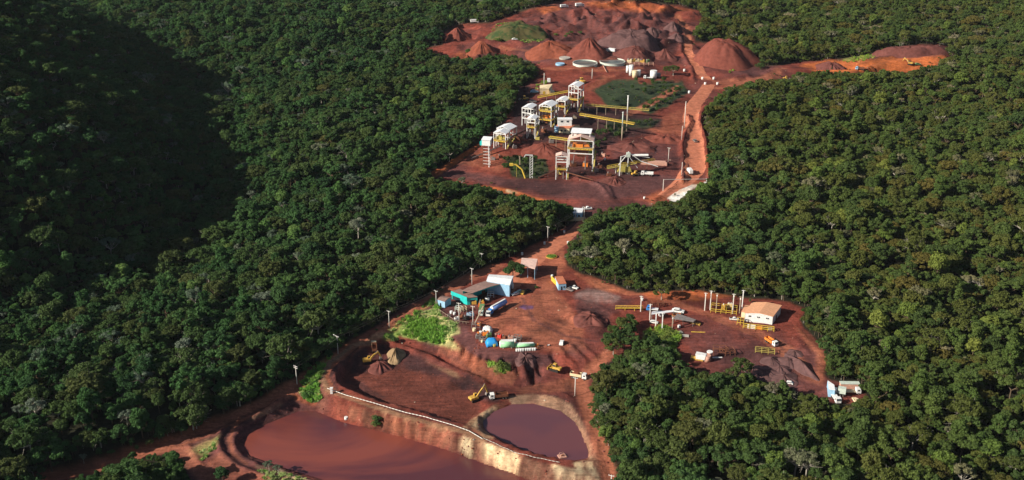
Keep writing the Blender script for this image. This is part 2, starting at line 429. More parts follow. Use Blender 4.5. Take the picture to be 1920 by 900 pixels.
# ------------------------------------------------------------------ ground colours (soils by area, with shade painted in round the plant towers)
SOIL = (.172, .041, .027); PURP = (.105, .043, .040); ORNG = (.46, .125, .038); ROAD = (.33, .112, .062)
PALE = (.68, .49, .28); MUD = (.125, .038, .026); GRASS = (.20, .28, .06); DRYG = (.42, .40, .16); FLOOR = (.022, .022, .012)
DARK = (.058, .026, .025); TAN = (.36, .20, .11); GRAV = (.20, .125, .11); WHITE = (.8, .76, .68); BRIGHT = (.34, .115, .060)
ZONES = [   # colour, edge softness px, strength, polygon
 (ROAD, 8, .7, [(940,510),(1000,462),(1050,440),(1062,500),(1030,520),(1060,560),(1080,600),(1100,650),(1080,660),(980,655),(930,640),(900,600),(960,560),(985,535)]),
 (PURP, 10, .7, [(1075,545),(1120,535),(1190,560),(1180,580),(1130,600),(1080,575)]),
 (GRAV, 6, .8, [(1080,545),(1120,540),(1165,556),(1150,572),(1100,568),(1075,556)]),
 (PURP, 10, .5, [(1290,590),(1400,600),(1470,620),(1480,650),(1400,690),(1300,660),(1260,620)]),
 (BRIGHT, 5, .8, [(1490,610),(1510,622),(1540,650),(1552,670),(1545,715),(1530,700),(1528,665),(1505,640)]),
 (ORNG, 4, .6, [(1200,548),(1300,546),(1400,556),(1310,562),(1220,566)]),
 (BRIGHT, 8, .5, [(1440,640),(1480,650),(1520,690),(1540,720),(1500,710),(1470,670)]),
 (BRIGHT, 5, .8, [(1080,515),(1120,525),(1180,545),(1220,552),(1180,556),(1110,540)]),
 # yard edge bench and gullied slope
 (PURP, 4, .9, [(850,628),(872,614),(900,645),(935,658),(1000,660),(1040,665),(1030,690),(960,684),(905,674),(875,658)]),
 (BRIGHT, 4, .55, [(815,645),(845,634),(880,662),(905,676),(950,686),(975,700),(960,724),(910,716),(870,694),(830,670)]),
 (PURP, 6, .6, [(985,668),(1035,665),(1050,690),(1010,715),(985,700)]),
 (DARK, 10, .6, [(1080,560),(1140,590),(1140,640),(1105,620)]),
 # basin
 (MUD, 6, .95, [(652,688),(640,715),(700,752),(800,775),(870,797),(895,785),(905,765),(872,726),(830,700),(760,680),(700,680)]),
 (DARK, 6, .85, [(640,680),(680,650),(720,648),(790,672),(860,700),(900,722),(950,735),(935,755),(890,748),(840,712),(740,690),(660,700)]),
 (SOIL, 5, .8, [(728,620),(760,632),(840,670),(850,690),(800,668),(740,648)]),
 (TAN, 3, .55, [(795,672),(860,700),(905,722),(912,732),(870,716),(800,684)]),
 # dam face
 (TAN, 4, .22, [(604,732),(650,755),(750,787),(870,818),(900,836),(880,852),(800,830),(700,800),(600,770),(585,752)]),
 (BRIGHT, 3, .45, [(700,772),(760,790),(770,812),(700,795)]),
 (PALE, 3, .85, [(870,818),(900,826),(1000,862),(1080,880),(1125,886),(1125,905),(1000,905),(930,880),(890,862),(855,835)]),
 (TAN, 3, .9, [(868,800),(890,780),(925,760),(948,752),(948,765),(915,782),(905,800),(925,822),(900,822)]),
 (PALE, 3, .5, [(885,800),(900,775),(930,762),(915,780),(905,800)]),
 (PALE, 3, 1, [(1075,868),(1100,862),(1115,845),(1124,865),(1124,885),(1085,882)]),
 (TAN, 3, .6, [(1100,840),(1118,835),(1125,860),(1110,866)]),
 (TAN, 4, .45, [(985,740),(1040,742),(1075,762),(1100,805),(1112,840),(1095,835),(1075,795),(1045,770),(985,758)]),
 (BRIGHT, 4, .4, [(1090,720),(1110,760),(1128,830),(1150,900),(1135,900),(1110,800)]),
 (BRIGHT, 5, .5, [(960,728),(1040,712),(1105,705),(1105,735),(1040,735),(980,738)]),
 # left bank
 (TAN, 4, .7, [(350,845),(400,815),(425,806),(410,835),(385,862),(365,862)]),
 (GRASS, 5, .35, [(360,845),(415,812),(405,840),(380,856)]),
 (BRIGHT, 6, .35, [(380,870),(415,845),(450,880),(560,905),(420,905)]),
 (PALE, 3, .75, [(480,872),(520,880),(610,905),(500,905)]),
 (DARK, 6, .6, [(505,770),(560,740),(600,752),(590,768),(550,775),(500,796),(450,820),(435,812)]),
 (ORNG, 3, .5, [(545,735),(575,748),(600,755),(590,762),(555,752)]),
 (TAN, 3, .5, [(430,800),(500,765),(530,750),(530,760),(460,800)]),
 # grass bank
 (DRYG, 4, .8, [(745,612),(790,588),(818,572),(830,592),(855,606),(862,625),(840,632),(862,655),(800,640),(755,630)]),
 (GRASS, 4, .6, [(760,610),(800,595),(830,610),(830,645),(790,640),(750,628)]),
 (GRASS, 4, .9, [(718,632),(740,608),(775,590),(810,560),(818,566),(770,600),(742,636)]),
 (GRASS, 3, .8, [(560,735),(572,705),(610,672),(618,672),(600,700),(596,728),(604,746),(580,752)]),
 (GRASS, 3, .7, [(920,682),(955,682),(955,695),(930,700)]),
 (DRYG, 4, .8, [(1205,625),(1250,612),(1275,632),(1262,655),(1205,650)]),
 (GRASS, 3, .6, [(1205,620),(1240,612),(1250,630),(1215,645)]),
 # plant apron and slopes
 (PURP, 8, .95, [(815,330),(850,318),(960,335),(1080,345),(1200,330),(1285,330),(1240,355),(1150,380),(1060,372),(900,345)]),
 (ORNG, 2, .9, [(890,346),(950,352),(1000,368),(1030,376),(1000,378),(955,364),(900,352)]),
 (PALE, 2, .75, [(948,354),(975,360),(972,365),(950,360)]),
 (ORNG, 2, .8, [(795,330),(830,312),(905,262),(912,268),(840,318),(815,334)]),
 (BRIGHT, 5, .45, [(860,305),(905,278),(960,290),(940,325),(900,316)]),
 (BRIGHT, 6, .45, [(985,290),(1020,266),(1060,275),(1085,290),(1060,300)]),
 (TAN, 4, .5, [(1040,262),(1075,268),(1110,262),(1100,285),(1060,272)]),
 (DARK, 6, .9, [(1100,240),(1190,230),(1240,250),(1160,262),(1120,300),(1100,320)]),  # shade round the tower feet painted into the soil colour
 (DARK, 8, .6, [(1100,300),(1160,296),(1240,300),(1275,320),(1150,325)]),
 (DARK, 8, .9, [(985,245),(1110,205),(1170,215),(1150,245),(1060,262),(1010,270)]),  # painted shade again, among the middle towers
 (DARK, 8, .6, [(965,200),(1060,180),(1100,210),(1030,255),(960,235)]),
 (BRIGHT, 5, .5, [(1105,172),(1160,140),(1130,140),(1095,165)]),
 (BRIGHT, 5, .45, [(1165,205),(1225,185),(1270,160),(1285,165),(1210,208),(1180,220)]),
 (BRIGHT, 6, .4, [(1200,235),(1280,205),(1290,235),(1270,262),(1220,250)]),
 (PURP, 10, .6, [(1130,262),(1270,262),(1275,300),(1150,300)]),
 (ORNG, 4, .6, [(1326,250),(1336,262),(1336,320),(1326,330)]),
 (ORNG, 5, .4, [(1200,375),(1290,330),(1325,345),(1290,352),(1230,382)]),
 (WHITE, 2, 1, [(1252,372),(1268,356),(1300,346),(1326,346),(1326,353),(1300,352),(1290,358),(1312,360),(1295,372),(1262,378)]),
 (TAN, 3, .5, [(1210,385),(1250,365),(1280,345),(1325,344),(1280,360),(1240,382)]),
 # green pockets inside the works
 ((.024,.052,.024), 4, .92, [(1110,168),(1150,150),(1200,150),(1280,152),(1292,172),(1250,200),(1220,214),(1180,202),(1140,200)]),
 ((.035,.06,.024), 3, .9, [(943,292),(1020,290),(1028,320),(1010,334),(960,332)]),
 ((.06,.075,.028), 4, .9, [(925,52),(960,44),(1005,52),(1022,66),(1015,78),(985,78),(950,70)]),
 ((.04,.05,.02), 3, .8, [(1100,240),(1140,228),(1150,255),(1125,265),(1110,262)]),
 # upper mine
 (PURP, 12, .75, [(920,50),(1010,25),(1100,20),(1260,20),(1280,70),(1250,110),(1180,105),(1100,80),(1040,50),(960,52)]),
 (BRIGHT, 10, .4, [(1000,90),(1080,80),(1150,110),(1200,120),(1100,130),(1040,120)]),
 (ORNG, 5, .6, [(1080,4),(1150,0),(1260,12),(1300,20),(1230,22),(1140,16)]),
 (ORNG, 5, .6, [(1005,18),(1040,8),(1050,18),(1020,26)]),
 (ORNG, 3, .8, [(1500,124),(1560,114),(1620,116),(1660,106),(1700,118),(1660,138),(1600,128),(1540,126)]),
 (ORNG, 3, .8, [(1600,118),(1650,112),(1700,118),(1776,108),(1778,118),(1720,134),(1660,138),(1620,128)]),
 (PURP, 5, .9, [(1640,104),(1690,90),(1772,86),(1774,106),(1720,112),(1680,104)]),
 (BRIGHT, 4, .6, [(1330,150),(1420,145),(1465,132),(1460,150),(1400,160),(1360,164)]),
 (ORNG, 4, .95, [(1500,122),(1560,112),(1640,112),(1700,100),(1776,104),(1778,118),(1700,136),(1600,136),(1540,134)]),
 (PURP, 5, .95, [(1655,100),(1690,88),(1774,86),(1774,100),(1720,108)]),
 (GRASS, 3, .6, [(1570,112),(1630,100),(1660,98),(1640,106),(1590,116)]),
 (DARK, 6, .95, [(1090,192),(1125,202),(1180,208),(1240,222),(1240,242),(1190,242),(1152,264),(1122,296),(1105,264),(1085,236)]),  # shade of bank and plants between the conveyors, painted into the ground
 (DARK, 6, .95, [(958,222),(1000,196),(1060,206),(1090,222),(1040,232),(1032,256),(1000,264),(960,248)]),  # shade among the middle towers, painted dark
 (DARK, 6, .9, [(962,165),(990,158),(1000,180),(985,205),(960,205)]),  # shade on the forest side of the plant, painted dark
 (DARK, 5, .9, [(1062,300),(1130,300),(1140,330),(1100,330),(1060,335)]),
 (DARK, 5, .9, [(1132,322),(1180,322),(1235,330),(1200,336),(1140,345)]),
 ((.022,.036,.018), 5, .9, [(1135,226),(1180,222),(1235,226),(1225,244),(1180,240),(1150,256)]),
 (DARK, 5, .7, [(650,715),(690,742),(720,745),(680,715)]), (DARK, 4, .8, [(860,690),(900,712),(925,735),(900,735),(868,712)]),
 (DARK, 4, .7, [(1080,640),(1100,660),(1090,680),(1060,660)]), (DARK, 4, .8, [(1085,560),(1130,585),(1100,600),(1080,580)]), (DARK, 4, .7, [(780,765),(800,772),(860,792),(820,790)]),
 (ROAD, 2, .95, [(1168,214),(1215,190),(1268,160),(1282,163),(1224,197),(1184,217)]), (SOIL, 3, .8, [(1196,150),(1225,150),(1222,158),(1200,158)]),
 ((.36,.20,.12), 2, .85, [(952,744),(1000,738),(1042,744),(1072,758),(1092,792),(1112,840),(1106,858),(1098,842),(1078,796),(1048,771),(1000,758),(960,758)]),
 (DARK, 2, .7, [(1006,736),(1045,741),(1074,752),(1096,786),(1116,838),(1113,842),(1090,790),(1070,757),(1040,745)]),
 ((.10,.055,.13), 2, .8, [(972,576),(982,571),(1003,572),(1000,580),(985,582)]),
 (ORNG, 5, .3, [(860,95),(900,100),(880,112),(850,108)]),
]
px_, py_, zc_ = project(XX, YY, ZZ)
colr = np.zeros(XX.shape + (3,))
nz = fbm(XX, YY, 14, 4, 21); nf = fbm(XX, YY, 4, 3, 23)
far_ok = YY > 150
w = soilw * far_ok
# explicit soil mask in the picture of the plan, with a ragged edge
sd = sdist(px_, py_, MAIN)
w = smooth(3, -3, sd + 3.5 * nz) * far_ok * (XX > -600) * (XX < 700)
for c in range(3):
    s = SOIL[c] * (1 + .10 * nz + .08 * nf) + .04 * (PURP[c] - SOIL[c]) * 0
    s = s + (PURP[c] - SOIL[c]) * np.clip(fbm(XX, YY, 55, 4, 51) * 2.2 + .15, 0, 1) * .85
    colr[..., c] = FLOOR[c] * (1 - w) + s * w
sel_all = (w > .01) | ((YY > 300) & (YY < 1450) & (XX > -300) & (XX < 500))
for col_, soft, stg, poly in ZONES:
    xs = [p[0] for p in poly]; ys = [p[1] for p in poly]
    m = far_ok & (px_ > min(xs) - 30) & (px_ < max(xs) + 30) & (py_ > min(ys) - 30) & (py_ < max(ys) + 30)
    if not m.any(): continue
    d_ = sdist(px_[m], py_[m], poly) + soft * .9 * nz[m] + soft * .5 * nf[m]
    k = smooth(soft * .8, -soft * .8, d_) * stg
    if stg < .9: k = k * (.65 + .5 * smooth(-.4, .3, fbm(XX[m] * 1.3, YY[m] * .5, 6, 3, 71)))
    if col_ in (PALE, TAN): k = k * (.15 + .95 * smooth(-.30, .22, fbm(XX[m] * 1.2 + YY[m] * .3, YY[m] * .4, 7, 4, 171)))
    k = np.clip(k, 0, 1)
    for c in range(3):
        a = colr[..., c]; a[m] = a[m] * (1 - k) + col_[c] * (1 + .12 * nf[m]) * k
# damp patches, dust and rills: true differences in the soil, with sharp ragged edges
damp = smooth(.12, .34, fbm(XX, YY, 24, 5, 131)) * w
dust = smooth(.18, .42, fbm(XX * .8, YY * 1.3, 18, 5, 141)) * w
gyc, gxc = np.gradient(ZZ, GY, GX); SLP = smooth(.25, .7, np.hypot(gyc, gxc)) * w
streak = fbm(XX, YY * .3, 2.0, 3, 151)
speck = fbm(XX, YY, 2.4, 2, 161)
for c in range(3):
    colr[..., c] *= (1 - .42 * damp * (1, .9, .8)[c]) * (1 + .30 * dust * (1, .9, .8)[c]) * (1 + .30 * SLP * streak) * (1 + .16 * speck * w)
# wheel tracks and paths: lighter or darker lines worn into the soil
TRACKS = [
 (ROAD, 4.5, .8, [(85,900),(270,852),(340,828),(480,768),(560,722),(610,688),(680,640),(735,606),(810,562),(870,525),(930,500)]),
 (DARK, .8, .6, [(330,836),(400,808),(470,776),(530,748)]), (DARK, .8, .6, [(345,842),(412,812),(480,780)]),
 (DARK, 1.0, .7, [(430,800),(418,826),(425,850),(455,873),(520,895)]), (ROAD, 1.0, .6, [(440,800),(430,826),(436,850),(462,870)]),
 (DARK, .9, .8, [(655,650),(620,680),(607,706),(618,732)]), (DARK, .9, .8, [(672,652),(634,682),(618,708),(630,730)]),
 (TAN, 1.6, .7, [(720,626),(664,648),(618,680),(602,706),(614,730),(700,762),(760,781),(870,810),(905,826)]),
 (DARK, .5, .6, [(640,740),(700,757),(760,776),(868,804)]),
 (BRIGHT, .8, .7, [(664,650),(627,680),(612,706),(625,732),(700,760)]),
 (ROAD, 3.5, .8, [(1145,660),(1112,692),(1085,716),(1095,745),(1112,790),(1130,850),(1146,900)]),
 (BRIGHT, 1.2, .6, [(1108,735),(1120,790),(1142,860),(1150,895)]),
 (ROAD, 3.5, .6, [(345,845),(372,882),(400,905)]),
 (ROAD, 3, .5, [(1240,560),(1330,590),(1420,622),(1480,655),(1530,710)]),
 (BRIGHT, 1.0, .5, [(1340,600),(1420,632),(1500,690)]), (BRIGHT, 1.0, .5, [(1350,593),(1430,626),(1510,680)]),
 (PURP, .8, .5, [(1450,640),(1490,670),(1520,705)]),
 (ROAD, 3, .7, [(1320,165),(1360,165),(1410,150),(1450,140),(1470,128)]),
 (BRIGHT, 4, .7, [(1270,30),(1292,60),(1288,85),(1300,115),(1318,145)]),
 (BRIGHT, 3, .5, [(1020,128),(1100,132),(1160,132),(1200,128)]),
 (BRIGHT, 3, .4, [(940,88),(1000,98),(1040,110),(1100,112)]),
 (PURP, 1.0, .6, [(980,560),(1000,600),(1060,630),(1120,640)]), (ROAD, 1.2, .5, [(960,620),(1020,600),(1080,620)]),
 (DARK, .7, .5, [(820,650),(850,672),(905,715)]),
]
for col_, wid, stg, line in TRACKS:
    W = [tuple(G(*p)[:2]) for p in line]
    xs = [p[0] for p in W]; ys = [p[1] for p in W]
    m = (XX > min(xs) - 12) & (XX < max(xs) + 12) & (YY > min(ys) - 12) & (YY < max(ys) + 12)
    d_ = seg_dist(XX[m], YY[m], W, False)
    k = smooth(wid * 1.3, wid * .6, d_ + .6 * nf[m]) * stg
    for c in range(3):
        a = colr[..., c]; a[m] = a[m] * (1 - k) + col_[c] * k
colr = np.clip(colr, 0.004, .9)

def mesh_np(name, V, F, loops=None):
    me = bpy.data.meshes.new(name)
    V = np.asarray(V, np.float32); F = np.asarray(F, np.int32)
    n = F.shape[1]
    me.vertices.add(len(V)); me.vertices.foreach_set('co', V.ravel())
    me.loops.add(F.size); me.loops.foreach_set('vertex_index', F.ravel())
    me.polygons.add(len(F))
    me.polygons.foreach_set('loop_start', np.arange(0, F.size, n, dtype=np.int32))
    me.polygons.foreach_set('loop_total', np.full(len(F), n, np.int32))
    me.update(calc_edges=True)
    return me
def grid_faces(nr, nc):
    i, j = np.meshgrid(np.arange(nr - 1), np.arange(nc - 1), indexing='ij')
    a = (i * nc + j).ravel()
    return np.stack([a, a + 1, a + nc + 1, a + nc], 1)
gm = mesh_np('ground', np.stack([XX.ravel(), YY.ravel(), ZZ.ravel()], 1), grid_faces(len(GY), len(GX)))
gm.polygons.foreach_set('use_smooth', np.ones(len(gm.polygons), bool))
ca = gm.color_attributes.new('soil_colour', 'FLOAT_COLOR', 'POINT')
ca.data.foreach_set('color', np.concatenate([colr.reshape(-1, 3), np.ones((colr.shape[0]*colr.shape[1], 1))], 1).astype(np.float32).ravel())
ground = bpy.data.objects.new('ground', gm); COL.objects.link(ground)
ground['kind'] = 'structure'; ground['label'] = 'red iron ore earth of the mine and dark forest floor'
def ground_mat():
    m = bpy.data.materials.new('red_earth'); m.use_nodes = True
    nt = m.node_tree; b = nt.nodes['Principled BSDF']; L = nt.links.new
    b.inputs['Roughness'].default_value = .9; b.inputs['Specular IOR Level'].default_value = .12
    at = nt.nodes.new('ShaderNodeAttribute'); at.attribute_name = 'soil_colour'
    tc = nt.nodes.new('ShaderNodeTexCoord')
    n1 = nt.nodes.new('ShaderNodeTexNoise'); n1.inputs['Scale'].default_value = .55; n1.inputs['Detail'].default_value = 6; n1.inputs['Roughness'].default_value = .7
    n2 = nt.nodes.new('ShaderNodeTexNoise'); n2.inputs['Scale'].default_value = .09; n2.inputs['Detail'].default_value = 5
    vo = nt.nodes.new('ShaderNodeTexVoronoi'); vo.inputs['Scale'].default_value = .9
    for n in (n1, n2, vo): L(tc.outputs['Object'], n.inputs['Vector'])
    r1 = nt.nodes.new('ShaderNodeMapRange'); r1.inputs['From Min'].default_value = .3; r1.inputs['From Max'].default_value = .7
    r1.inputs['To Min'].default_value = .70; r1.inputs['To Max'].default_value = 1.30; L(n1.outputs['Fac'], r1.inputs['Value'])
    r2 = nt.nodes.new('ShaderNodeMapRange'); r2.inputs['From Min'].default_value = .35; r2.inputs['From Max'].default_value = .65
    r2.inputs['To Min'].default_value = .84; r2.inputs['To Max'].default_value = 1.16; L(n2.outputs['Fac'], r2.inputs['Value'])
    mu = nt.nodes.new('ShaderNodeMath'); mu.operation = 'MULTIPLY'; L(r1.outputs[0], mu.inputs[0]); L(r2.outputs[0], mu.inputs[1])
    mx = nt.nodes.new('ShaderNodeVectorMath'); mx.operation = 'SCALE'; L(at.outputs['Color'], mx.inputs[0]); L(mu.outputs[0], mx.inputs['Scale'])
    L(mx.outputs[0], b.inputs['Base Color'])
    # worn streaks left by wheels and blades, in two directions
    prev = mx
    for ang, seed_, amt in ((1.15, 0, .13), (2.2, 7, .12)):
        mp = nt.nodes.new('ShaderNodeMapping'); mp.inputs['Rotation'].default_value = (0, 0, ang); mp.inputs['Scale'].default_value = (.06, .85, 1); mp.inputs['Location'].default_value = (seed_, seed_, 0)
        ns = nt.nodes.new('ShaderNodeTexNoise'); ns.inputs['Scale'].default_value = 1.0; ns.inputs['Detail'].default_value = 3; ns.inputs['Distortion'].default_value = 1.2
        L(tc.outputs['Object'], mp.inputs[0]); L(mp.outputs[0], ns.inputs['Vector'])
        rr_ = nt.nodes.new('ShaderNodeMapRange'); rr_.inputs['From Min'].default_value = .42; rr_.inputs['From Max'].default_value = .58
        rr_.inputs['To Min'].default_value = 1 - amt; rr_.inputs['To Max'].default_value = 1 + amt * .7; L(ns.outputs['Fac'], rr_.inputs['Value'])
        m2 = nt.nodes.new('ShaderNodeVectorMath'); m2.operation = 'SCALE'; L(prev.outputs[0], m2.inputs[0]); L(rr_.outputs[0], m2.inputs['Scale']); prev = m2
    L(prev.outputs[0], b.inputs['Base Color'])
    bp = nt.nodes.new('ShaderNodeBump'); bp.inputs['Strength'].default_value = .7; bp.inputs['Distance'].default_value = .7
    L(n1.outputs['Fac'], bp.inputs['Height']); L(bp.outputs[0], b.inputs['Normal'])
    return m
gm.materials.append(ground_mat())

# ------------------------------------------------------------------ haul road (a worn sheet draped just above the ground)
def ribbon(name, line, widths, m, lift=.10, label=None, step=2.0):
    P = [G(*p) for p in line]
    C = []; Wd = []
    for (a, b, wa, wb) in zip(P[:-1], P[1:], widths[:-1], widths[1:]):
        n = max(1, int((b - a).length / step))
        for k in range(n):
            C.append(a.lerp(b, k / n)); Wd.append(wa + (wb - wa) * k / n)
    C.append(P[-1]); Wd.append(widths[-1])
    C = np.array([tuple(c) for c in C]); Wd = np.array(Wd)
    for _ in range(12):
        C[1:-1] = .25 * C[:-2] + .5 * C[1:-1] + .25 * C[2:]
    T = np.gradient(C[:, :2], axis=0); T /= np.linalg.norm(T, axis=1)[:, None] + 1e-9
    N = np.stack([-T[:, 1], T[:, 0]], 1)
    nc = 9; V = []
    jitter = fbm(C[:, 0], C[:, 1], 9, 3, 88)
    for k in range(len(C)):
        for j in range(nc):
            s = (j / (nc - 1) - .5) * Wd[k] * (1 + .12 * jitter[k])
            x, y = C[k, 0] + N[k, 0] * s, C[k, 1] + N[k, 1] * s
            V.append((x, y, float(ground_z(x, y)) + (lift if 0 < j < nc - 1 else -.12)))
    me = mesh_np(name, V, grid_faces(len(C), nc)[:, ::-1])
    me.polygons.foreach_set('use_smooth', np.ones(len(me.polygons), bool))
    me.materials.append(m)
    o = bpy.data.objects.new(name, me); COL.objects.link(o); o['kind'] = 'structure'
    if label: o['label'] = label
    return o
road_mat = mat('packed_red_road', (.46, .16, .09), .92, .1, 0, .28, .35, .25)
ribbon('haul_road', [(1240,366),(1285,335),(1302,318),(1302,290),(1301,262),(1303,240),(1294,222),(1298,200),(1316,178),(1330,158)],
       [7,15,18,17,15,14,14,14,13,12], road_mat, label='broad red haul road through the plant')
ribbon('upper_haul_road', [(1326,150),(1316,140),(1303,118),(1291,92),(1289,66),(1276,42)], [11,10,10,9,9,8], road_mat, label='red haul road climbing past the terraced heap')
ribbon('access_road', [(930,545),(960,520),(985,495),(1020,475),(1055,450),(1078,432),(1100,408)], [20,20,16,13,11,7,6], road_mat, label='red dirt road past the flower bed')

# ------------------------------------------------------------------ ponds
def pond(name, poly, z, m, label):
    pts = [unproj(p[0], p[1], z) for p in poly]
    bm = bmesh.new()
    vs = [bm.verts.new((x, y, z)) for x, y in pts]
    # push the sheet's rim a little into the bank
    cxm = sum(p[0] for p in pts) / len(pts); cym = sum(p[1] for p in pts) / len(pts)
    f = bm.faces.new(vs); bm.normal_update()
    if f.normal.z < 0: f.normal_flip()
    bmesh.ops.inset_region(bm, faces=[f], thickness=-1.2 if False else 0.0)
    bmesh.ops.triangulate(bm, faces=bm.faces[:])
    me = bpy.data.meshes.new(name); bm.to_mesh(me); bm.free(); me.materials.append(m)
    o = bpy.data.objects.new(name, me); COL.objects.link(o); o['kind'] = 'structure'; o['label'] = label
    return o
def water_mat(name, c1, c2, scale, rough, spec):
    m = bpy.data.materials.new(name); m.use_nodes = True
    nt = m.node_tree; b = nt.nodes['Principled BSDF']; L = nt.links.new
    b.inputs['Roughness'].default_value = rough; b.inputs['Specular IOR Level'].default_value = spec
    tc = nt.nodes.new('ShaderNodeTexCoord'); mp = nt.nodes.new('ShaderNodeMapping'); mp.inputs['Rotation'].default_value = (0, 0, .5); mp.inputs['Scale'].default_value = (.55, 1, 1)
    n = nt.nodes.new('ShaderNodeTexNoise'); n.inputs['Scale'].default_value = scale; n.inputs['Detail'].default_value = 5; n.inputs['Distortion'].default_value = 1.5
    L(tc.outputs['Object'], mp.inputs[0]); L(mp.outputs[0], n.inputs['Vector'])
    cr = nt.nodes.new('ShaderNodeValToRGB'); cr.color_ramp.elements[0].position = .42; cr.color_ramp.elements[1].position = .56
    cr.color_ramp.elements[0].color = (*c1, 1); cr.color_ramp.elements[1].color = (*c2, 1)
    L(n.outputs['Fac'], cr.inputs[0])
    n2 = nt.nodes.new('ShaderNodeTexNoise'); n2.inputs['Scale'].default_value = 1.2; n2.inputs['Detail'].default_value = 4; L(tc.outputs['Object'], n2.inputs['Vector'])
    bp = nt.nodes.new('ShaderNodeBump'); bp.inputs['Strength'].default_value = .12; bp.inputs['Distance'].default_value = .1
    L(n2.outputs['Fac'], bp.inputs['Height']); L(bp.outputs[0], b.inputs['Normal'])
    L(cr.outputs[0], b.inputs['Base Color'])
    return m
pl, zl = PONDS['lower']
pond('settling_pond_water', pl, zl, water_mat('red_silt_water', (.092, .027, .031), (.215, .054, .036), .014, .22, .5), 'wide red-brown settling pond in the foreground')
pl, zl = PONDS['right']
pond('small_pond_water', pl, zl, water_mat('purple_silt_water', (.115, .042, .05), (.135, .047, .05), .03, .16, .5), 'small plum-red pond inside its earth bank')

# ------------------------------------------------------------------ the air between here and the far forest
hz = bpy.data.materials.new('haze'); hz.use_nodes = True; hn = hz.node_tree
hn.nodes.remove(hn.nodes['Principled BSDF'])
pv = hn.nodes.new('ShaderNodeVolumePrincipled'); pv.inputs['Color'].default_value = (.80, .88, 1.0, 1); pv.inputs['Density'].default_value = HAZE
hn.links.new(pv.outputs[0], hn.nodes['Material Output'].inputs['Volume'])
zlo, zhi = float(ZZ.min()) - 1, max(float(ZZ.max()), CAMH) + 25
bm = bmesh.new(); bmesh.ops.create_cube(bm, size=1)
for v in bm.verts: v.co = Vector((v.co.x * 10200, 2700 + v.co.y * 6700, zlo + (v.co.z + .5) * (zhi - zlo)))
me = bpy.data.meshes.new('haze'); bm.to_mesh(me); bm.free(); me.materials.append(hz)
o = bpy.data.objects.new('haze', me); COL.objects.link(o); o['kind'] = 'stuff'; o['label'] = 'thin blue haze over the far forest'
# ------------------------------------------------------------------ trees
def leaf_mat(name, c1, c2, c3):
    m = bpy.data.materials.new(name); m.use_nodes = True
    nt = m.node_tree; L = nt.links.new
    nt.nodes.remove(nt.nodes['Principled BSDF'])
    out = nt.nodes['Material Output']
    oi = nt.nodes.new('ShaderNodeObjectInfo'); tc = nt.nodes.new('ShaderNodeTexCoord')
    cr = nt.nodes.new('ShaderNodeValToRGB'); e = cr.color_ramp.elements
    e[0].position = 0; e[0].color = (*c1, 1); e[1].position = 1; e[1].color = (*c3, 1)
    x = e.new(.5); x.color = (*c2, 1)
    L(oi.outputs['Random'], cr.inputs[0])
    n = nt.nodes.new('ShaderNodeTexNoise'); n.inputs['Scale'].default_value = .9; n.inputs['Detail'].default_value = 4
    L(tc.outputs['Object'], n.inputs['Vector'])
    r = nt.nodes.new('ShaderNodeMapRange'); r.inputs['From Min'].default_value = .3; r.inputs['From Max'].default_value = .7
    r.inputs['To Min'].default_value = .78; r.inputs['To Max'].default_value = 1.24; L(n.outputs['Fac'], r.inputs['Value'])
    # patches of drier and greener wood across the land
    n2 = nt.nodes.new('ShaderNodeTexNoise'); n2.inputs['Scale'].default_value = .011; n2.inputs['Detail'].default_value = 3
    L(oi.outputs['Location'], n2.inputs['Vector'])
    sp = nt.nodes.new('ShaderNodeSeparateXYZ'); L(oi.outputs['Location'], sp.inputs[0])
    rx = nt.nodes.new('ShaderNodeMapRange'); rx.inputs['From Min'].default_value = -260; rx.inputs['From Max'].default_value = 260
    rx.inputs['To Min'].default_value = -.35; rx.inputs['To Max'].default_value = .30; L(sp.outputs['X'], rx.inputs['Value'])
    ad = nt.nodes.new('ShaderNodeMath'); ad.operation = 'ADD'; L(n2.outputs['Fac'], ad.inputs[0]); L(rx.outputs[0], ad.inputs[1])
    r2 = nt.nodes.new('ShaderNodeMapRange'); r2.inputs['From Min'].default_value = .25; r2.inputs['From Max'].default_value = .75
    L(ad.outputs[0], r2.inputs['Value'])
    mi = nt.nodes.new('ShaderNodeMix'); mi.data_type = 'RGBA'; mi.blend_type = 'MULTIPLY'; mi.inputs['Factor'].default_value = 1
    tint = nt.nodes.new('ShaderNodeMix'); tint.data_type = 'RGBA'
    tint.inputs[6].default_value = (.92, 1.20, 1.20, 1); tint.inputs[7].default_value = (1.30, 1.18, .92, 1)
    L(r2.outputs[0], tint.inputs[0])
    L(cr.outputs[0], mi.inputs[6]); L(tint.outputs[2], mi.inputs[7])
    mx = nt.nodes.new('ShaderNodeVectorMath'); mx.operation = 'SCALE'
    L(mi.outputs[2], mx.inputs[0]); L(r.outputs[0], mx.inputs['Scale'])
    d = nt.nodes.new('ShaderNodeBsdfDiffuse'); t = nt.nodes.new('ShaderNodeBsdfTranslucent')
    L(mx.outputs[0], d.inputs[0]); L(mx.outputs[0], t.inputs[0])
    ms = nt.nodes.new('ShaderNodeMixShader'); ms.inputs[0].default_value = .28
    L(d.outputs[0], ms.inputs[1]); L(t.outputs[0], ms.inputs[2]); L(ms.outputs[0], out.inputs[0])
    return m
bark_pale = mat('pale_bark', (.42, .38, .31), .9, .1, 0, .3, 1.5)
bark_dark = mat('brown_bark', (.12, .085, .055), .9, .1, 0, .3, 1.5)
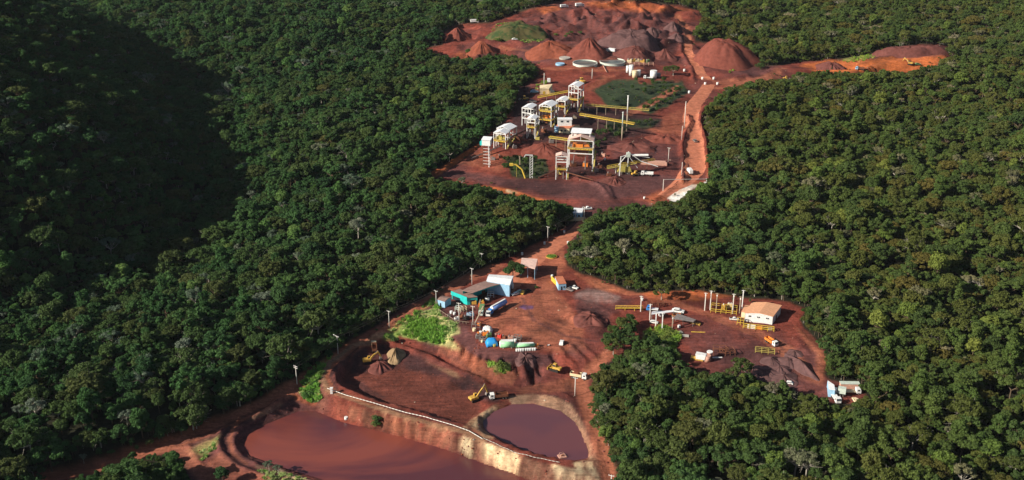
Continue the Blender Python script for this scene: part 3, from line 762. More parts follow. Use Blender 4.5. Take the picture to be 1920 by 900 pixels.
LEAF = [
 leaf_mat('deep_green_leaves', (0.044,0.073,0.029), (0.054,0.088,0.032), (0.068,0.102,0.034)),
 leaf_mat('olive_leaves', (0.059,0.078,0.027), (0.071,0.090,0.029), (0.085,0.098,0.034)),
 leaf_mat('mid_green_leaves', (0.051,0.088,0.029), (0.063,0.105,0.034), (0.081,0.120,0.039)),
 leaf_mat('light_green_leaves', (0.085,0.134,0.037), (0.104,0.152,0.041), (0.146,0.177,0.049)),
 leaf_mat('grey_green_leaves', (0.104,0.116,0.073), (0.134,0.140,0.091), (0.183,0.171,0.122)),
 leaf_mat('brown_olive_leaves', (0.071,0.076,0.027), (0.085,0.085,0.029), (0.107,0.095,0.034)),
]
rng = np.random.RandomState(7)
def limb(V, F, p0, p1, r0, r1, n=5):
    p0 = np.array(p0, float); p1 = np.array(p1, float)
    d = p1 - p0; d /= np.linalg.norm(d) + 1e-9
    a = np.cross(d, (0, 0, 1) if abs(d[2]) < .9 else (1, 0, 0)); a /= np.linalg.norm(a); b = np.cross(d, a)
    s = len(V)
    for p, r in ((p0, r0), (p1, r1)):
        for k in range(n):
            t = 2 * math.pi * k / n
            V.append(tuple(p + r * (a * math.cos(t) + b * math.sin(t))))
    for k in range(n):
        F.append((s + k, s + (k + 1) % n, s + n + (k + 1) % n, s + n + k))
def make_tree_meshes(tag, kind, seed, leaves=2400, lsz=.36):
    rg = np.random.RandomState(seed)
    Hh = 10.0
    # shape of the crown: blobs (centre, radius)
    blobs = []
    if kind in ('round', 'light'):
        nb = 34
        for k in range(nb):
            u = rg.rand() * 2 * math.pi; h = rg.rand(); rr = 3.4 * math.sqrt(1 - (h * .95) ** 2) * (.5 + .5 * rg.rand())
            blobs.append((rr * math.cos(u), rr * math.sin(u), 5.0 + 3.8 * h, .65 + .75 * rg.rand()))
    elif kind == 'umbrella':
        nb = 44
        for k in range(nb):
            u = rg.rand() * 2 * math.pi; rr = 5.0 * math.sqrt(rg.rand())
            blobs.append((rr * math.cos(u), rr * math.sin(u), 8.2 - .07 * rr * rr - (1.7 if rg.rand() < .3 else 0) + .5 * rg.rand(), .55 + .7 * rg.rand()))
    elif kind == 'tall':
        nb = 28
        for k in range(nb):
            u = rg.rand() * 2 * math.pi; h = rg.rand(); rr = (2.7 - 1.5 * h) * (.4 + .6 * rg.rand())
            blobs.append((rr * math.cos(u) + .6, rr * math.sin(u), 4.0 + 6.2 * h, .55 + .65 * rg.rand()))
    elif kind == 'multi':     # several separate heads
        for c in range(5):
            u = c * 1.26 + rg.rand(); cx0, cy0 = 3.0 * math.cos(u), 3.0 * math.sin(u); hz = 6.4 + 2.2 * rg.rand()
            for k in range(9):
                blobs.append((cx0 + rg.normal() * 1.0, cy0 + rg.normal() * 1.0, hz + rg.normal() * .6, .5 + .5 * rg.rand()))
    elif kind == 'sparse':
        for k in range(20):
            u = rg.rand() * 2 * math.pi; rr = 3.8 * math.sqrt(rg.rand())
            blobs.append((rr * math.cos(u), rr * math.sin(u), 7.4 - .09 * rr * rr + 1.4 * rg.rand(), .5 + .5 * rg.rand()))
    elif kind == 'bush':
        Hh = 3.0
        for k in range(12):
            u = rg.rand() * 2 * math.pi; rr = 1.9 * math.sqrt(rg.rand())
            blobs.append((rr * math.cos(u), rr * math.sin(u), .8 + 1.3 * rg.rand() * (1 - rr / 3), .7 + .5 * rg.rand()))
    B = np.array(blobs)
    wts = B[:, 3] ** 2; wts /= wts.sum()
    idx = rg.choice(len(B), leaves, p=wts)
    dirs = rg.normal(size=(leaves, 3)); dirs /= np.linalg.norm(dirs, axis=1)[:, None]
    dirs[:, 2] = np.where(rg.rand(leaves) < .75, np.abs(dirs[:, 2]), dirs[:, 2])
    rad = B[idx, 3] * (.72 + .42 * rg.rand(leaves))
    C = B[idx, :3] + dirs * rad[:, None] * np.array([1.12, 1.12, .72])
    # leaf sprays face roughly outward, jittered
    nrm = dirs * np.array([1, 1, 1.3]) + rg.normal(size=(leaves, 3)) * .62
    nrm /= np.linalg.norm(nrm, axis=1)[:, None]
    a = np.cross(nrm, rg.normal(size=(leaves, 3))); a /= np.linalg.norm(a, axis=1)[:, None] + 1e-9
    b = np.cross(nrm, a)
    s = lsz * (.6 + .8 * rg.rand(leaves))[:, None] * (.7 if kind == 'sparse' else 1)
    V = np.stack([C - a * s, C - b * s * .7, C + a * s, C + b * s * .7], 1).reshape(-1, 3)
    Fq = np.arange(leaves * 4).reshape(-1, 4)
    crown = mesh_np(tag + '_crown', V, Fq)
    # trunk and limbs
    TV, TF = [], []
    fork = np.array([.15, .1, Hh * .38])
    if kind == 'bush':
        for k in range(4):
            e = B[k]; limb(TV, TF, (0, 0, -.3), e[:3], .07, .03, 4)
    else:
        limb(TV, TF, (0, 0, -1.2), fork, .30, .20, 6)
        for k in rg.choice(len(B), min(len(B), 9), replace=False):
            e = B[k, :3]; mid = fork * .45 + e * .55 + np.array([0, 0, -.5])
            limb(TV, TF, fork, mid, .15, .10, 4); limb(TV, TF, mid, e, .10, .04, 4)
            if kind in ('sparse', 'umbrella'):
                for q in range(4):
                    limb(TV, TF, mid, e + rg.normal(size=3) * 1.1, .06, .02, 3)
    trunk = mesh_np(tag + '_trunk', TV, TF)
    return crown, trunk
KINDS = [  # shape, leaf material, bark, share of the forest, label phrase
 ('round', 0, bark_dark, .19, 'dark round tree'),
 ('umbrella', 1, bark_pale, .16, 'olive flat-topped tree'),
 ('tall', 2, bark_dark, .12, 'narrow green tree'),
 ('multi', 2, bark_dark, .12, 'many-headed green tree'),
 ('light', 3, bark_dark, .05, 'bright bushy tree'),
 ('sparse', 4, bark_pale, .055, 'sparse grey tree'),
 ('umbrella', 5, bark_dark, .065, 'brownish spreading tree'),
 ('multi', 0, bark_dark, .12, 'lumpy dark tree'),
 ('round', 1, bark_dark, .12, 'rounded olive tree'),
]
lib = bpy.data.collections.new('tree_kinds')     # never linked to the scene: only sources for the forest
PROTO = []
for k, (shape, lm, bk, share, lab) in enumerate(KINDS):
    for v in range(2):
        cr_, tr_ = make_tree_meshes('tree', shape, 100 + 10 * k + v)
        cr_.materials.append(LEAF[lm]); tr_.materials.append(bk)
        PROTO.append((cr_, tr_, share / 2, k))
# joined source meshes for the forest mass
def joined(crown, trunk, name):
    n1, n2 = len(crown.vertices), len(trunk.vertices)
    V = np.zeros((n1 + n2) * 3, np.float32)
    a = np.zeros(n1 * 3, np.float32); crown.vertices.foreach_get('co', a)
    b = np.zeros(n2 * 3, np.float32); trunk.vertices.foreach_get('co', b)
    fa = np.zeros(len(crown.loops), np.int32); crown.loops.foreach_get('vertex_index', fa)
    fb = np.zeros(len(trunk.loops), np.int32); trunk.loops.foreach_get('vertex_index', fb)
    F = np.concatenate([fa, fb + n1]).reshape(-1, 4)
    me = mesh_np(name, np.concatenate([a, b]).reshape(-1, 3), F)
    me.materials.append(crown.materials[0]); me.materials.append(trunk.materials[0])
    mi = np.zeros(len(F), np.int32); mi[len(fa)//4:] = 1
    me.polygons.foreach_set('material_index', mi)
    return me
for i, (c, t, s, k) in enumerate(PROTO):
    o = bpy.data.objects.new('kind_%02d' % i, joined(c, t, 'forest_tree')); lib.objects.link(o)

# where trees stand
pts = []
SP = 5.2
gx = np.arange(-620, 820, SP); gy = np.arange(300, 1640, SP)
TX, TY = np.meshgrid(gx, gy)
TX = TX + (rng.rand(*TX.shape) - .5) * SP * .95; TY = TY + (rng.rand(*TY.shape) - .5) * SP * .95
TX, TY = TX.ravel(), TY.ravel()
TZ = ground_z(TX, TY)
tpx, tpy, tzc = project(TX, TY, TZ)
keep = (tpx > -230) & (tpx < 2150) & (tpy < 1060) & (tpy > -190)
keep &= rng.rand(len(TX)) < .90
TX, TY, TZ, tpx, tpy, tzc = [a[keep] for a in (TX, TY, TZ, tpx, tpy, tzc)]
big = rng.rand(len(TX)) < .28
sc = np.where(big, 88 * .01 + .70 * rng.rand(len(TX)) ** 2.0, .50 + .38 * rng.rand(len(TX))) + .15 * fbm(TX, TY, 50, 2, 14)
sc = np.clip(sc, .45, 1.7)
# low growth along the edges of the clearing, tall trees kept off what they would hide
scale_px = FPX / tzc
topy = tpy - scale_px * CT * 8.8 * sc
edge_d = sdist(tpx, tpy, MAIN)
def clear_of(frac):
    yy = tpy - scale_px * CT * 8.8 * sc * frac
    return sdist(tpx, yy, MAIN) > 1.5
rad_px = scale_px * 2.2 * sc
ok = (edge_d > 2.0) 
for fr in (.5, .85):
    c = clear_of(fr)
    ok &= c
keep = ok
TX, TY, TZ, tpx, tpy, tzc, sc, edge_d = [a[keep] for a in (TX, TY, TZ, tpx, tpy, tzc, sc, edge_d)]
kinds_p = np.array([p[2] for p in PROTO]); kinds_p /= kinds_p.sum()
kid = rng.choice(len(PROTO), len(TX), p=kinds_p)
rot = rng.rand(len(TX)) * 2 * math.pi
# lower fill where tall ones were refused (shrubs of the same wood at its rim)
FX, FY = np.meshgrid(np.arange(-330, 520, 4.0), np.arange(300, 1480, 4.0))
FX = (FX + (rng.rand(*FX.shape) - .5) * 4).ravel(); FY = (FY + (rng.rand(*FY.shape) - .5) * 4).ravel()
FZ = ground_z(FX, FY); fpx, fpy, fzc = project(FX, FY, FZ)
d0 = sdist(fpx, fpy, MAIN); fs = FPX / fzc
k2 = (d0 > .5) & (d0 < 40)
fsc = .28 + .28 * rng.rand(len(FX))
k2 &= sdist(fpx, fpy - fs * CT * 8.8 * fsc * .8, MAIN) > -1
# ragged regrowth creeping out on to the bare soil
k3 = (d0 <= .5) & (d0 > -11) & (rng.rand(len(FX)) < .16) & (fbm(FX, FY, 18, 2, 91) > .05) & (fpy > 60)
fsc = np.where(k3, .08 + .14 * rng.rand(len(FX)), fsc)
k2 |= k3
FX, FY, FZ, fpx, fpy, fzc, fsc = [a[k2] for a in (FX, FY, FZ, fpx, fpy, fzc, fsc)]
print('TREES', len(TX), 'rim', len(FX))

inframe = (tpx > 5) & (tpx < 1915) & (tpy - (FPX / tzc) * 6 * sc > 0) & (tpy - (FPX / tzc) * 5 * sc < 885)
order = np.argsort(-np.where(inframe, sc / tzc, -1))
single = order[:290]
mask_s = np.zeros(len(TX), bool); mask_s[single] = True
ORD = ['leftmost','second from left','third from left','fourth from left','fifth from left','sixth from left','seventh from left','eighth from left','ninth from left','tenth from left'] + [w + ' from left' for w in
      'eleventh twelfth thirteenth fourteenth fifteenth sixteenth seventeenth eighteenth nineteenth twentieth twenty-first twenty-second twenty-third twenty-fourth'.split()]
def ordinals(objs, what):
    """tell look-alikes apart by their order across the photograph"""
    objs = sorted(objs, key=lambda o: o.location.x / o.location.y)
    if 1 < len(objs) <= len(ORD):
        for k, o in enumerate(objs): o['label'] = ORD[k] + ' of the ' + what
def where_phrase(px, py):
    if px < 360 and py > 845: return 'in the corner wood below the dirt road'
    if px < 170: return 'in the forest at the left edge'
    if px < 380: return 'in the forest above the dirt road end'
    if px < 800: return 'in the forest beside the dark road stretch'
    if px < 1290: return 'in the forest right of the small pond'
    if px < 1480: return 'in the forest below the right yard'
    if px < 1640: return 'in the forest below the parked trucks'
    if px < 1790: return 'in the bottom forest right of the trucks'
    return 'in the forest in the bottom right corner'
def link_tree(name, crown, trunk, loc, s, rz, label, cat, group=None, sz=1.0):
    e = bpy.data.objects.new(name, None); COL.objects.link(e)
    e.empty_display_size = 1
    e.location = loc; e.scale = (s, s, s * sz); e.rotation_euler = (0, 0, rz)
    e['label'] = label; e['category'] = cat
    if group: e['group'] = group
    for nm, me in (('crown', crown), ('trunk', trunk)):
        o = bpy.data.objects.new(nm, me); COL.objects.link(o); o.parent = e
    return e
fams = {}
for i in single:
    c, t, s_, k = PROTO[kid[i]]
    ph = where_phrase(tpx[i], tpy[i] - (FPX / tzc[i]) * 5)
    fam = KINDS[k][4] + 's ' + ph
    ob = link_tree('forest_tree', c, t, (TX[i], TY[i], TZ[i]), sc[i], rot[i], KINDS[k][4] + ' ' + ph, 'tree', fam, .85 + .3 * rng.rand())
    fams.setdefault(fam, []).append(ob)
for fam, obs in fams.items(): ordinals(obs, fam)
rest = ~mask_s
# low trees that close the canopy between the tall ones
n_u = int(len(TX) * .9); pick = rng.choice(len(TX), n_u)
UX = TX[pick] + rng.normal(size=n_u) * 3.2; UY = TY[pick] + rng.normal(size=n_u) * 3.2; UZ = ground_z(UX, UY)
upx, upy, uzc = project(UX, UY, UZ); usc = .34 + .26 * rng.rand(n_u)
um = (sdist(upx, upy, MAIN) > 2) & (sdist(upx, upy - FPX / uzc * CT * 8 * usc, MAIN) > 1)
UX, UY, UZ, usc = UX[um], UY[um], UZ[um], usc[um]
FX = np.concatenate([FX, UX]); FY = np.concatenate([FY, UY]); FZ = np.concatenate([FZ, UZ]); fsc = np.concatenate([fsc, usc])
AX = np.concatenate([TX[rest], FX]); AY = np.concatenate([TY[rest], FY]); AZ = np.concatenate([TZ[rest], FZ])
AS = np.concatenate([sc[rest], fsc]); AR = np.concatenate([rot[rest], rng.rand(len(FX)) * 6.28])
AK = np.concatenate([kid[rest], rng.choice(len(PROTO), len(FX), p=kinds_p)])
def scatter(name, X, Y, Z, S, Rz, K, collection, label):
    me = bpy.data.meshes.new(name); me.vertices.add(len(X))
    me.vertices.foreach_set('co', np.stack([X, Y, Z], 1).astype(np.float32).ravel())
    rs = np.random.RandomState(3); S3 = np.stack([S * rs.uniform(.82, 1.22, len(X)), S * rs.uniform(.82, 1.22, len(X)), S * rs.uniform(.80, 1.22, len(X))], 1).astype(np.float32)
    a = me.attributes.new('s', 'FLOAT_VECTOR', 'POINT'); a.data.foreach_set('vector', S3.ravel())
    for nm, arr, ty in (('r', Rz, 'FLOAT'), ('k', K, 'INT')):
        a = me.attributes.new(nm, ty, 'POINT'); a.data.foreach_set('value', np.asarray(arr, np.float32 if ty == 'FLOAT' else np.int32))
    o = bpy.data.objects.new(name, me); COL.objects.link(o)
    ng = bpy.data.node_groups.new(name + '_nodes', 'GeometryNodeTree')
    ng.interface.new_socket('Geometry', in_out='INPUT', socket_type='NodeSocketGeometry')
    ng.interface.new_socket('Geometry', in_out='OUTPUT', socket_type='NodeSocketGeometry')
    N = ng.nodes; L = ng.links.new
    gi = N.new('NodeGroupInput'); go = N.new('NodeGroupOutput')
    ip = N.new('GeometryNodeInstanceOnPoints'); ci = N.new('GeometryNodeCollectionInfo')
    ci.inputs['Collection'].default_value = collection
    ci.inputs['Separate Children'].default_value = True; ci.inputs['Reset Children'].default_value = True
    ip.inputs['Pick Instance'].default_value = True
    def attr(nm, ty):
        a = N.new('GeometryNodeInputNamedAttribute'); a.data_type = ty; a.inputs['Name'].default_value = nm
        return a
    s = attr('s', 'FLOAT_VECTOR'); r = attr('r', 'FLOAT'); k = attr('k', 'INT')
    cx_ = N.new('ShaderNodeCombineXYZ'); L(r.outputs['Attribute'], cx_.inputs['Z'])
    L(gi.outputs[0], ip.inputs['Points']); L(ci.outputs[0], ip.inputs['Instance'])
    L(k.outputs['Attribute'], ip.inputs['Instance Index']); L(cx_.outputs[0], ip.inputs['Rotation']); L(s.outputs['Attribute'], ip.inputs['Scale'])
    L(ip.outputs[0], go.inputs[0])
    md = o.modifiers.new('scatter', 'NODES'); md.node_group = ng
    o['kind'] = 'stuff'; o['label'] = label
    return o
scatter('forest', AX, AY, AZ, AS, AR, AK, lib, 'dense tropical forest of green and olive trees round the mine')
# ------------------------------------------------------------------ small building kit
class MB:
    def __init__(s): s.V = []; s.F = []
    def add(s, V, F):
        o = len(s.V); s.V += [tuple(v) for v in V]; s.F += [tuple(i + o for i in f) for f in F]; return s
    def box(s, cx, cy, cz, sx, sy, sz, yaw=0):
        c, n = math.cos(yaw), math.sin(yaw); V = []
        for z in (-.5, .5):
            for x, y in ((-.5,-.5),(.5,-.5),(.5,.5),(-.5,.5)):
                a, b = x * sx, y * sy
                V.append((cx + a*c - b*n, cy + a*n + b*c, cz + z * sz))
        return s.add(V, [(3,2,1,0),(4,5,6,7),(0,1,5,4),(1,2,6,5),(2,3,7,6),(3,0,4,7)])
    def bar(s, p, q, w, h=None):
        p, q = Vector(p), Vector(q); h = h or w; d = q - p
        if d.length < 1e-6: return s
        d.normalize(); up = Vector((0,0,1)) if abs(d.z) < .95 else Vector((0,1,0))
        a = d.cross(up).normalized() * w / 2; b = a.cross(d).normalized() * h / 2
        V = [p-a-b, p+a-b, p+a+b, p-a+b, q-a-b, q+a-b, q+a+b, q-a+b]
        return s.add(V, [(3,2,1,0),(4,5,6,7),(0,1,5,4),(1,2,6,5),(2,3,7,6),(3,0,4,7)])
    def cyl(s, p, q, r, n=14, r2=None):
        p, q = Vector(p), Vector(q); r2 = r if r2 is None else r2
        d = (q - p).normalized(); up = Vector((0,0,1)) if abs(d.z) < .9 else Vector((1,0,0))
        a = d.cross(up).normalized(); b = d.cross(a)
        V = []
        for c, rr in ((p, r), (q, r2)):
            for k in range(n):
                t = 2 * math.pi * k / n; V.append(c + (a * math.cos(t) + b * math.sin(t)) * rr)
        F = [(k, (k+1) % n, n + (k+1) % n, n + k) for k in range(n)]
        return s.add(V, F + [tuple(range(n))[::-1], tuple(range(n, 2*n))])
    def prism(s, pts, axis_off):       # polygon extruded by a vector
        n = len(pts); o = Vector(axis_off)
        V = [Vector(p) for p in pts] + [Vector(p) + o for p in pts]
        F = [tuple(range(n))[::-1], tuple(range(n, 2*n))] + [(k, (k+1) % n, n + (k+1) % n, n + k) for k in range(n)]
        return s.add(V, F)
    def build(s, name, m, parent=None, bevel=0, smooth_=False, label=None):
        me = bpy.data.meshes.new(name); me.from_pydata(s.V, [], s.F)
        bm = bmesh.new(); bm.from_mesh(me); bmesh.ops.recalc_face_normals(bm, faces=bm.faces)
        if bevel: bmesh.ops.bevel(bm, geom=bm.edges[:], offset=bevel, segments=2, affect='EDGES', clamp_overlap=True)
        bm.to_mesh(me); bm.free()
        if smooth_:
            for p in me.polygons: p.use_smooth = len(p.vertices) <= 4
        me.materials.append(m)
        o = bpy.data.objects.new(name, me); COL.objects.link(o)
        if parent: o.parent = parent
        if label: o['label'] = label
        return o
def thing(name, label, cat, loc=(0,0,0), yaw=0, group=None):
    e = bpy.data.objects.new(name, None); COL.objects.link(e)
    e.location = loc; e.rotation_euler = (0, 0, R(yaw)); e['label'] = label; e['category'] = cat
    if group: e['group'] = group
    return e
def tagm(o, label, cat, loc=None, yaw=0, group=None):
    o['label'] = label; o['category'] = cat
    if group: o['group'] = group
    if loc is not None: o.location = loc
    if yaw: o.rotation_euler = (0, 0, R(yaw))
    return o
def S(p): return FPX / (p.y * CT - (p.z - CAMH) * ST)       # photograph pixels per metre there
def hgt(p, pyt):                 # height above p that reaches photograph row pyt
    q = (450 - pyt) / FPX
    return p.y * (q * CT - ST) / (CT + q * ST) + CAMH - p.z
def at_h(px, py, z): return Vector(unproj(px, py, z) + (z,))

M = {
 'white': mat('white_paint', (.74,.73,.69), .6, .3, 0, .22, 1.4), 'white_roof': mat('white_metal_roof', (.78,.78,.77), .5, .3, 0, .16, .9),
 'cream': mat('cream_plaster', (.72,.58,.36), .85, .2, 0, .15, .6), 'yellow': mat('yellow_paint', (.62,.42,.05), .55, .4, 0, .25, 1.2),
 'byellow': mat('machine_yellow', (.56,.33,.06), .6, .35, 0, .4, 1.8), 'olive': mat('dusty_yellow_steel', (.42,.34,.08), .7, .3, 0, .3, 1),
 'rust': mat('rusty_steel', (.20,.075,.04), .85, .2, 0, .35, 1.2), 'steel': mat('dusty_steel', (.26,.22,.20), .6, .4, .3, .3, 1),
 'dark': mat('dark_rubber', (.025,.022,.02), .85, .2), 'glass': mat('dark_glass', (.03,.04,.05), .15, .6),
 'blue': mat('bright_blue_paint', (.03,.22,.60), .4, .5, 0, .1, 1), 'sky': mat('pale_blue_paint', (.30,.50,.66), .6, .3, 0, .15, 1),
 'tankshade': mat('tank_blue_shade', (.16,.28,.62), .4, .5, 0, .1, 1), 'teal': mat('teal_paint', (.02,.46,.42), .6, .3, 0, .15, .8),  # tank blue: bluish shade on a white tank put into its colour
 'orange': mat('orange_paint', (.66,.20,.03), .5, .4, 0, .25, 1.4), 'tile': mat('orange_clay_tile', (.66,.33,.18), .85, .15, 0, .15, .9),
 'redtile': mat('red_clay_tile', (.50,.17,.09), .85, .15, 0, .2, .9), 'brownroof': mat('dusty_brown_metal_roof', (.27,.17,.14), .8, .2, 0, .2, .6),
 'pinkroof': mat('dusty_pink_metal_roof', (.68,.46,.38), .7, .2, 0, .2, .5), 'concrete': mat('grey_concrete', (.42,.38,.33), .9, .1, 0, .2, .8),
 'wood': mat('weathered_wood', (.36,.28,.20), .9, .1, 0, .2, 1), 'red': mat('red_paint', (.55,.04,.03), .5, .4), 'green': mat('pale_green_paint', (.30,.62,.32), .5, .4, 0, .12, 1),
 'dgreen': mat('dull_green_paint', (.14,.24,.09), .7, .3, 0, .2, 1), 'pole': mat('pale_concrete_pole', (.66,.62,.55), .85, .1, 0, .12, 1),
 'pink': mat('dusty_pink_steel', (.55,.30,.22), .8, .2, 0, .2, 1), 'belt': mat('conveyor_belt', (.05,.03,.028), .8, .2), 'palegreen': mat('pale_grey_green_paint', (.50,.56,.48), .6, .3, 0, .15, 1),
 'ore_red': mat('red_ore', (.185,.056,.040), .95, .05, 0, .28, .35, .5), 'ore_grey': mat('purple_grey_ore', (.125,.066,.062), .95, .05, 0, .25, .35, .5),
 'ore_orange': mat('orange_red_ore', (.23,.068,.040), .95, .05, 0, .28, .35, .5), 'ore_mid': mat('dull_red_ore', (.15,.054,.044), .95, .05, 0, .25, .35, .5),
 'grassy': mat('grassy_soil', (.060,.078,.028), .95, .05, 0, .45, .25, .5), 'tarp': mat('blue_tarpaulin', (.03,.30,.68), .5, .4, 0, .15, 1),
}

def patchy(name, c1, c2, scale):
    m = mat(name, c1, .95, .05); nt = m.node_tree; L = nt.links.new; tc = nt.nodes.new('ShaderNodeTexCoord')
    n = nt.nodes.new('ShaderNodeTexNoise'); n.inputs['Scale'].default_value = scale; n.inputs['Detail'].default_value = 7; n.inputs['Roughness'].default_value = .65
    cr = nt.nodes.new('ShaderNodeValToRGB'); cr.color_ramp.elements[0].position = .44; cr.color_ramp.elements[1].position = .54
    cr.color_ramp.elements[0].color = (*c1, 1); cr.color_ramp.elements[1].color = (*c2, 1)
    L(tc.outputs['Object'], n.inputs['Vector']); L(n.outputs['Fac'], cr.inputs[0]); L(cr.outputs[0], nt.nodes['Principled BSDF'].inputs['Base Color'])
    bp = nt.nodes.new('ShaderNodeBump'); bp.inputs['Strength'].default_value = .8; L(n.outputs['Fac'], bp.inputs['Height']); L(bp.outputs[0], nt.nodes['Principled BSDF'].inputs['Normal'])
    return m
M['grassy'] = patchy('grass_and_soil', (.040,.062,.022), (.10,.085,.035), .14)

# ------------------------------------------------------------------ ore piles (each heap follows the ground it is tipped on)
def pile(name, px, py, rx, h, m, label, cat='ore heap', ry=None, flat=.0, yaw=0, group=None, rough=.95, seed=1, apex=(0,0)):
    c = G(px, py); ry = ry or rx
    nr, na = 22, 56; V = []; F = []
    ca, sa = math.cos(R(yaw)), math.sin(R(yaw))
    for i in range(nr + 1):
        t = i / nr * 1.08
        for j in range(na):
            th = 2 * math.pi * j / na
            k = 1 + .10 * math.sin(3 * th + seed) + .06 * math.sin(5 * th + 2 * seed)
            sh = 1 - t
            x = rx * t * k * math.cos(th) + apex[0] * sh; y = ry * t * k * math.sin(th) + apex[1] * sh
            X, Y = c.x + x * ca - y * sa, c.y + x * sa + y * ca
            e = max(0.0, 1 - max(t - flat, 0) / (1 - flat)) if t > flat else 1.0
            e = e - .06 * math.exp(-((t - flat) / .1) ** 2)
            z = h * max(e, 0)
            V.append((X, Y, z if t < 1.0 else -.8))
    V = np.array(V)
    gz = ground_z(V[:, 0], V[:, 1])
    gz0 = float(c.z); flat_gz = gz * .75 + gz0 * .25
    run = fbm(np.arctan2(V[:,1]-c.y, V[:,0]-c.x) * 9, np.hypot(V[:,0]-c.x, V[:,1]-c.y) * .12, 1.0, 3, seed + 5)
    V[:, 2] = np.where(V[:, 2] < 0, gz - .8, V[:, 2] + flat_gz + .1 + rough * (fbm(V[:,0], V[:,1], 5, 3, seed) + 1.7 * run) * np.clip(V[:,2] / max(h, .1) * 3, 0, 1))
    for i in range(nr):
        for j in range(na):
            a = i * na + j; b = i * na + (j + 1) % na
            F.append((a, a + na, b + na, b))
    V[:, 0] -= c.x; V[:, 1] -= c.y; V[:, 2] -= c.z
    me = mesh_np(name, V, np.array(F)); me.polygons.foreach_set('use_smooth', np.ones(len(F), bool)); me.materials.append(m)
    o = bpy.data.objects.new(name, me); COL.objects.link(o); o.location = c
    return tagm(o, label, cat, group=group)
OP = 'ore heaps of the upper mine'
pile('ore_heap', 857, 74, 14, 12, M['ore_red'], 'pointed red ore heap beside the forest, leftmost of the heaps', group=OP, seed=1)
pile('ore_heap', 903, 99, 15.5, 12, M['ore_orange'], 'red-orange ore heap below and right of the leftmost heap', group=OP, seed=2)
pile('ore_heap', 1030, 98, 23, 10, M['ore_orange'], 'broad low red heap with a yellow loader at its foot', group=OP, flat=.2, seed=3)
pile('ore_heap', 1104, 100, 20, 14, M['ore_red'], 'tall red heap behind the left round settling tank', group=OP, flat=.1, seed=4)
pile('ore_heap', 1183, 88, 31, 13, M['ore_grey'], 'wide flat-topped purple-grey heap, biggest behind the round tanks', group=OP, ry=20, flat=.55, seed=5)
pile('ore_heap', 1190, 106, 20, 8.5, M['ore_mid'], 'dull red heap in front of the flat-topped grey heap', group=OP, flat=.15, seed=6)
pile('ore_heap', 1364, 121, 32, 21, M['ore_red'], 'huge terraced red heap right of the haul road', group=OP, ry=24, flat=.36, seed=7, apex=(-6, 3))
pile('ore_heap', 1557, 131, 15, 6.5, M['ore_mid'], 'low dull red heap in the orange strip cut into the forest', group=OP, flat=.2, seed=8)
pile('ore_heap', 1246, 106, 12, 7, M['ore_mid'], 'small dull heap between the haul road and the grey heap', group=OP, seed=9)
pile('ore_heap', 1268, 74, 9, 6, M['ore_grey'], 'grey heap beside the left edge of the haul road', group=OP, seed=10)
pile('ore_heap', 1262, 52, 9, 6, M['ore_grey'], 'upper grey heap beside the haul road below its bend', group=OP, seed=11)
pile('ore_heap', 1192, 66, 13, 6, M['ore_mid'], 'small heap just above the flat-topped grey heap', group=OP, flat=.3, seed=12)
pile('ore_heap', 1222, 62, 9, 6, M['ore_grey'], 'dark heap right of the small heap above the flat-topped one', group=OP, seed=13)
pile('ore_heap', 1705, 104, 40, 8, M['ore_mid'], 'long purple mound at the far end of the orange strip', group=OP, ry=14, flat=.6, seed=14)
pile('grassy_mound', 968, 66, 31, 9, M['grassy'], 'big grass-grown mound between the leftmost heaps and the mine', 'mound', ry=22, flat=.5, seed=15)
pile('ore_heap', 1020, 286, 17, 5.5, M['ore_red'], 'red heap between the white tower and the bushes of the plant', group='heaps of the plant', ry=11, flat=.2, seed=16)
pile('ore_heap', 1150, 340, 9, 2.6, M['ore_mid'], 'low dark red heap in front of the crusher', group='heaps of the plant', seed=17)
pile('ore_heap', 1185, 278, 20, 3.2, M['ore_mid'], 'wide low heap between the masts and the haul road', group='heaps of the plant', ry=10, flat=.3, seed=18)
pile('ore_heap', 1248, 262, 16, 3.2, M['ore_red'], 'low red bank beside the ditch of the haul road', group='heaps of the plant', ry=10, flat=.3, seed=19)
GP = 'gravel heaps in the right yard'
for k, (x, y, r, h, lb) in enumerate([(1446,678,5,1.9,'small gravel heap nearest the yellow frame'),(1462,694,6,2.0,'low gravel heap in the middle of the gravel field'),
     (1478,680,5.5,2.4,'gravel heap behind the long bank of gravel'),(1436,700,7,1.6,'flattened gravel heap beside the trees at the yard rim'),(1489,664,4,1.8,'top gravel heap of the right yard')]):
    pile('gravel_heap', x, y, r, h, M['ore_grey'], lb, 'gravel heap', group=GP, seed=30 + k, rough=.35)
pile('gravel_heap', 1500, 688, 3.2, 3.2, M['ore_grey'], 'long steep bank of gravel along the yard road', 'gravel heap', ry=13, yaw=22, flat=.1, seed=36, group=GP, rough=.3)
pile('gravel_heap', 1470, 712, 7, 2.0, M['ore_grey'], 'gravel heap closest to the forest below the yard', 'gravel heap', seed=37, group=GP, rough=.35)
pile('mud_heap', 742, 668, 4.5, 3.8, mat('pale_mud', (.30,.20,.11), .9, .1, 0, .25, .4), 'pale brown mud heap the upper excavator digs at', 'mud heap', ry=7, seed=38)
pile('mud_heap', 712, 690, 6, 2.4, M['ore_mid'], 'dark churned mud heap below the upper excavator', 'mud heap', seed=39)
pile('mud_heap', 985, 675, 5, 1.6, M['ore_grey'], 'grey spoil tipped over the yard edge below the white drums', 'spoil heap', seed=40)
pile('mud_heap', 1108, 598, 9, 2.4, M['ore_mid'], 'low dark spoil heap in the middle of the yard', 'spoil heap', seed=41)

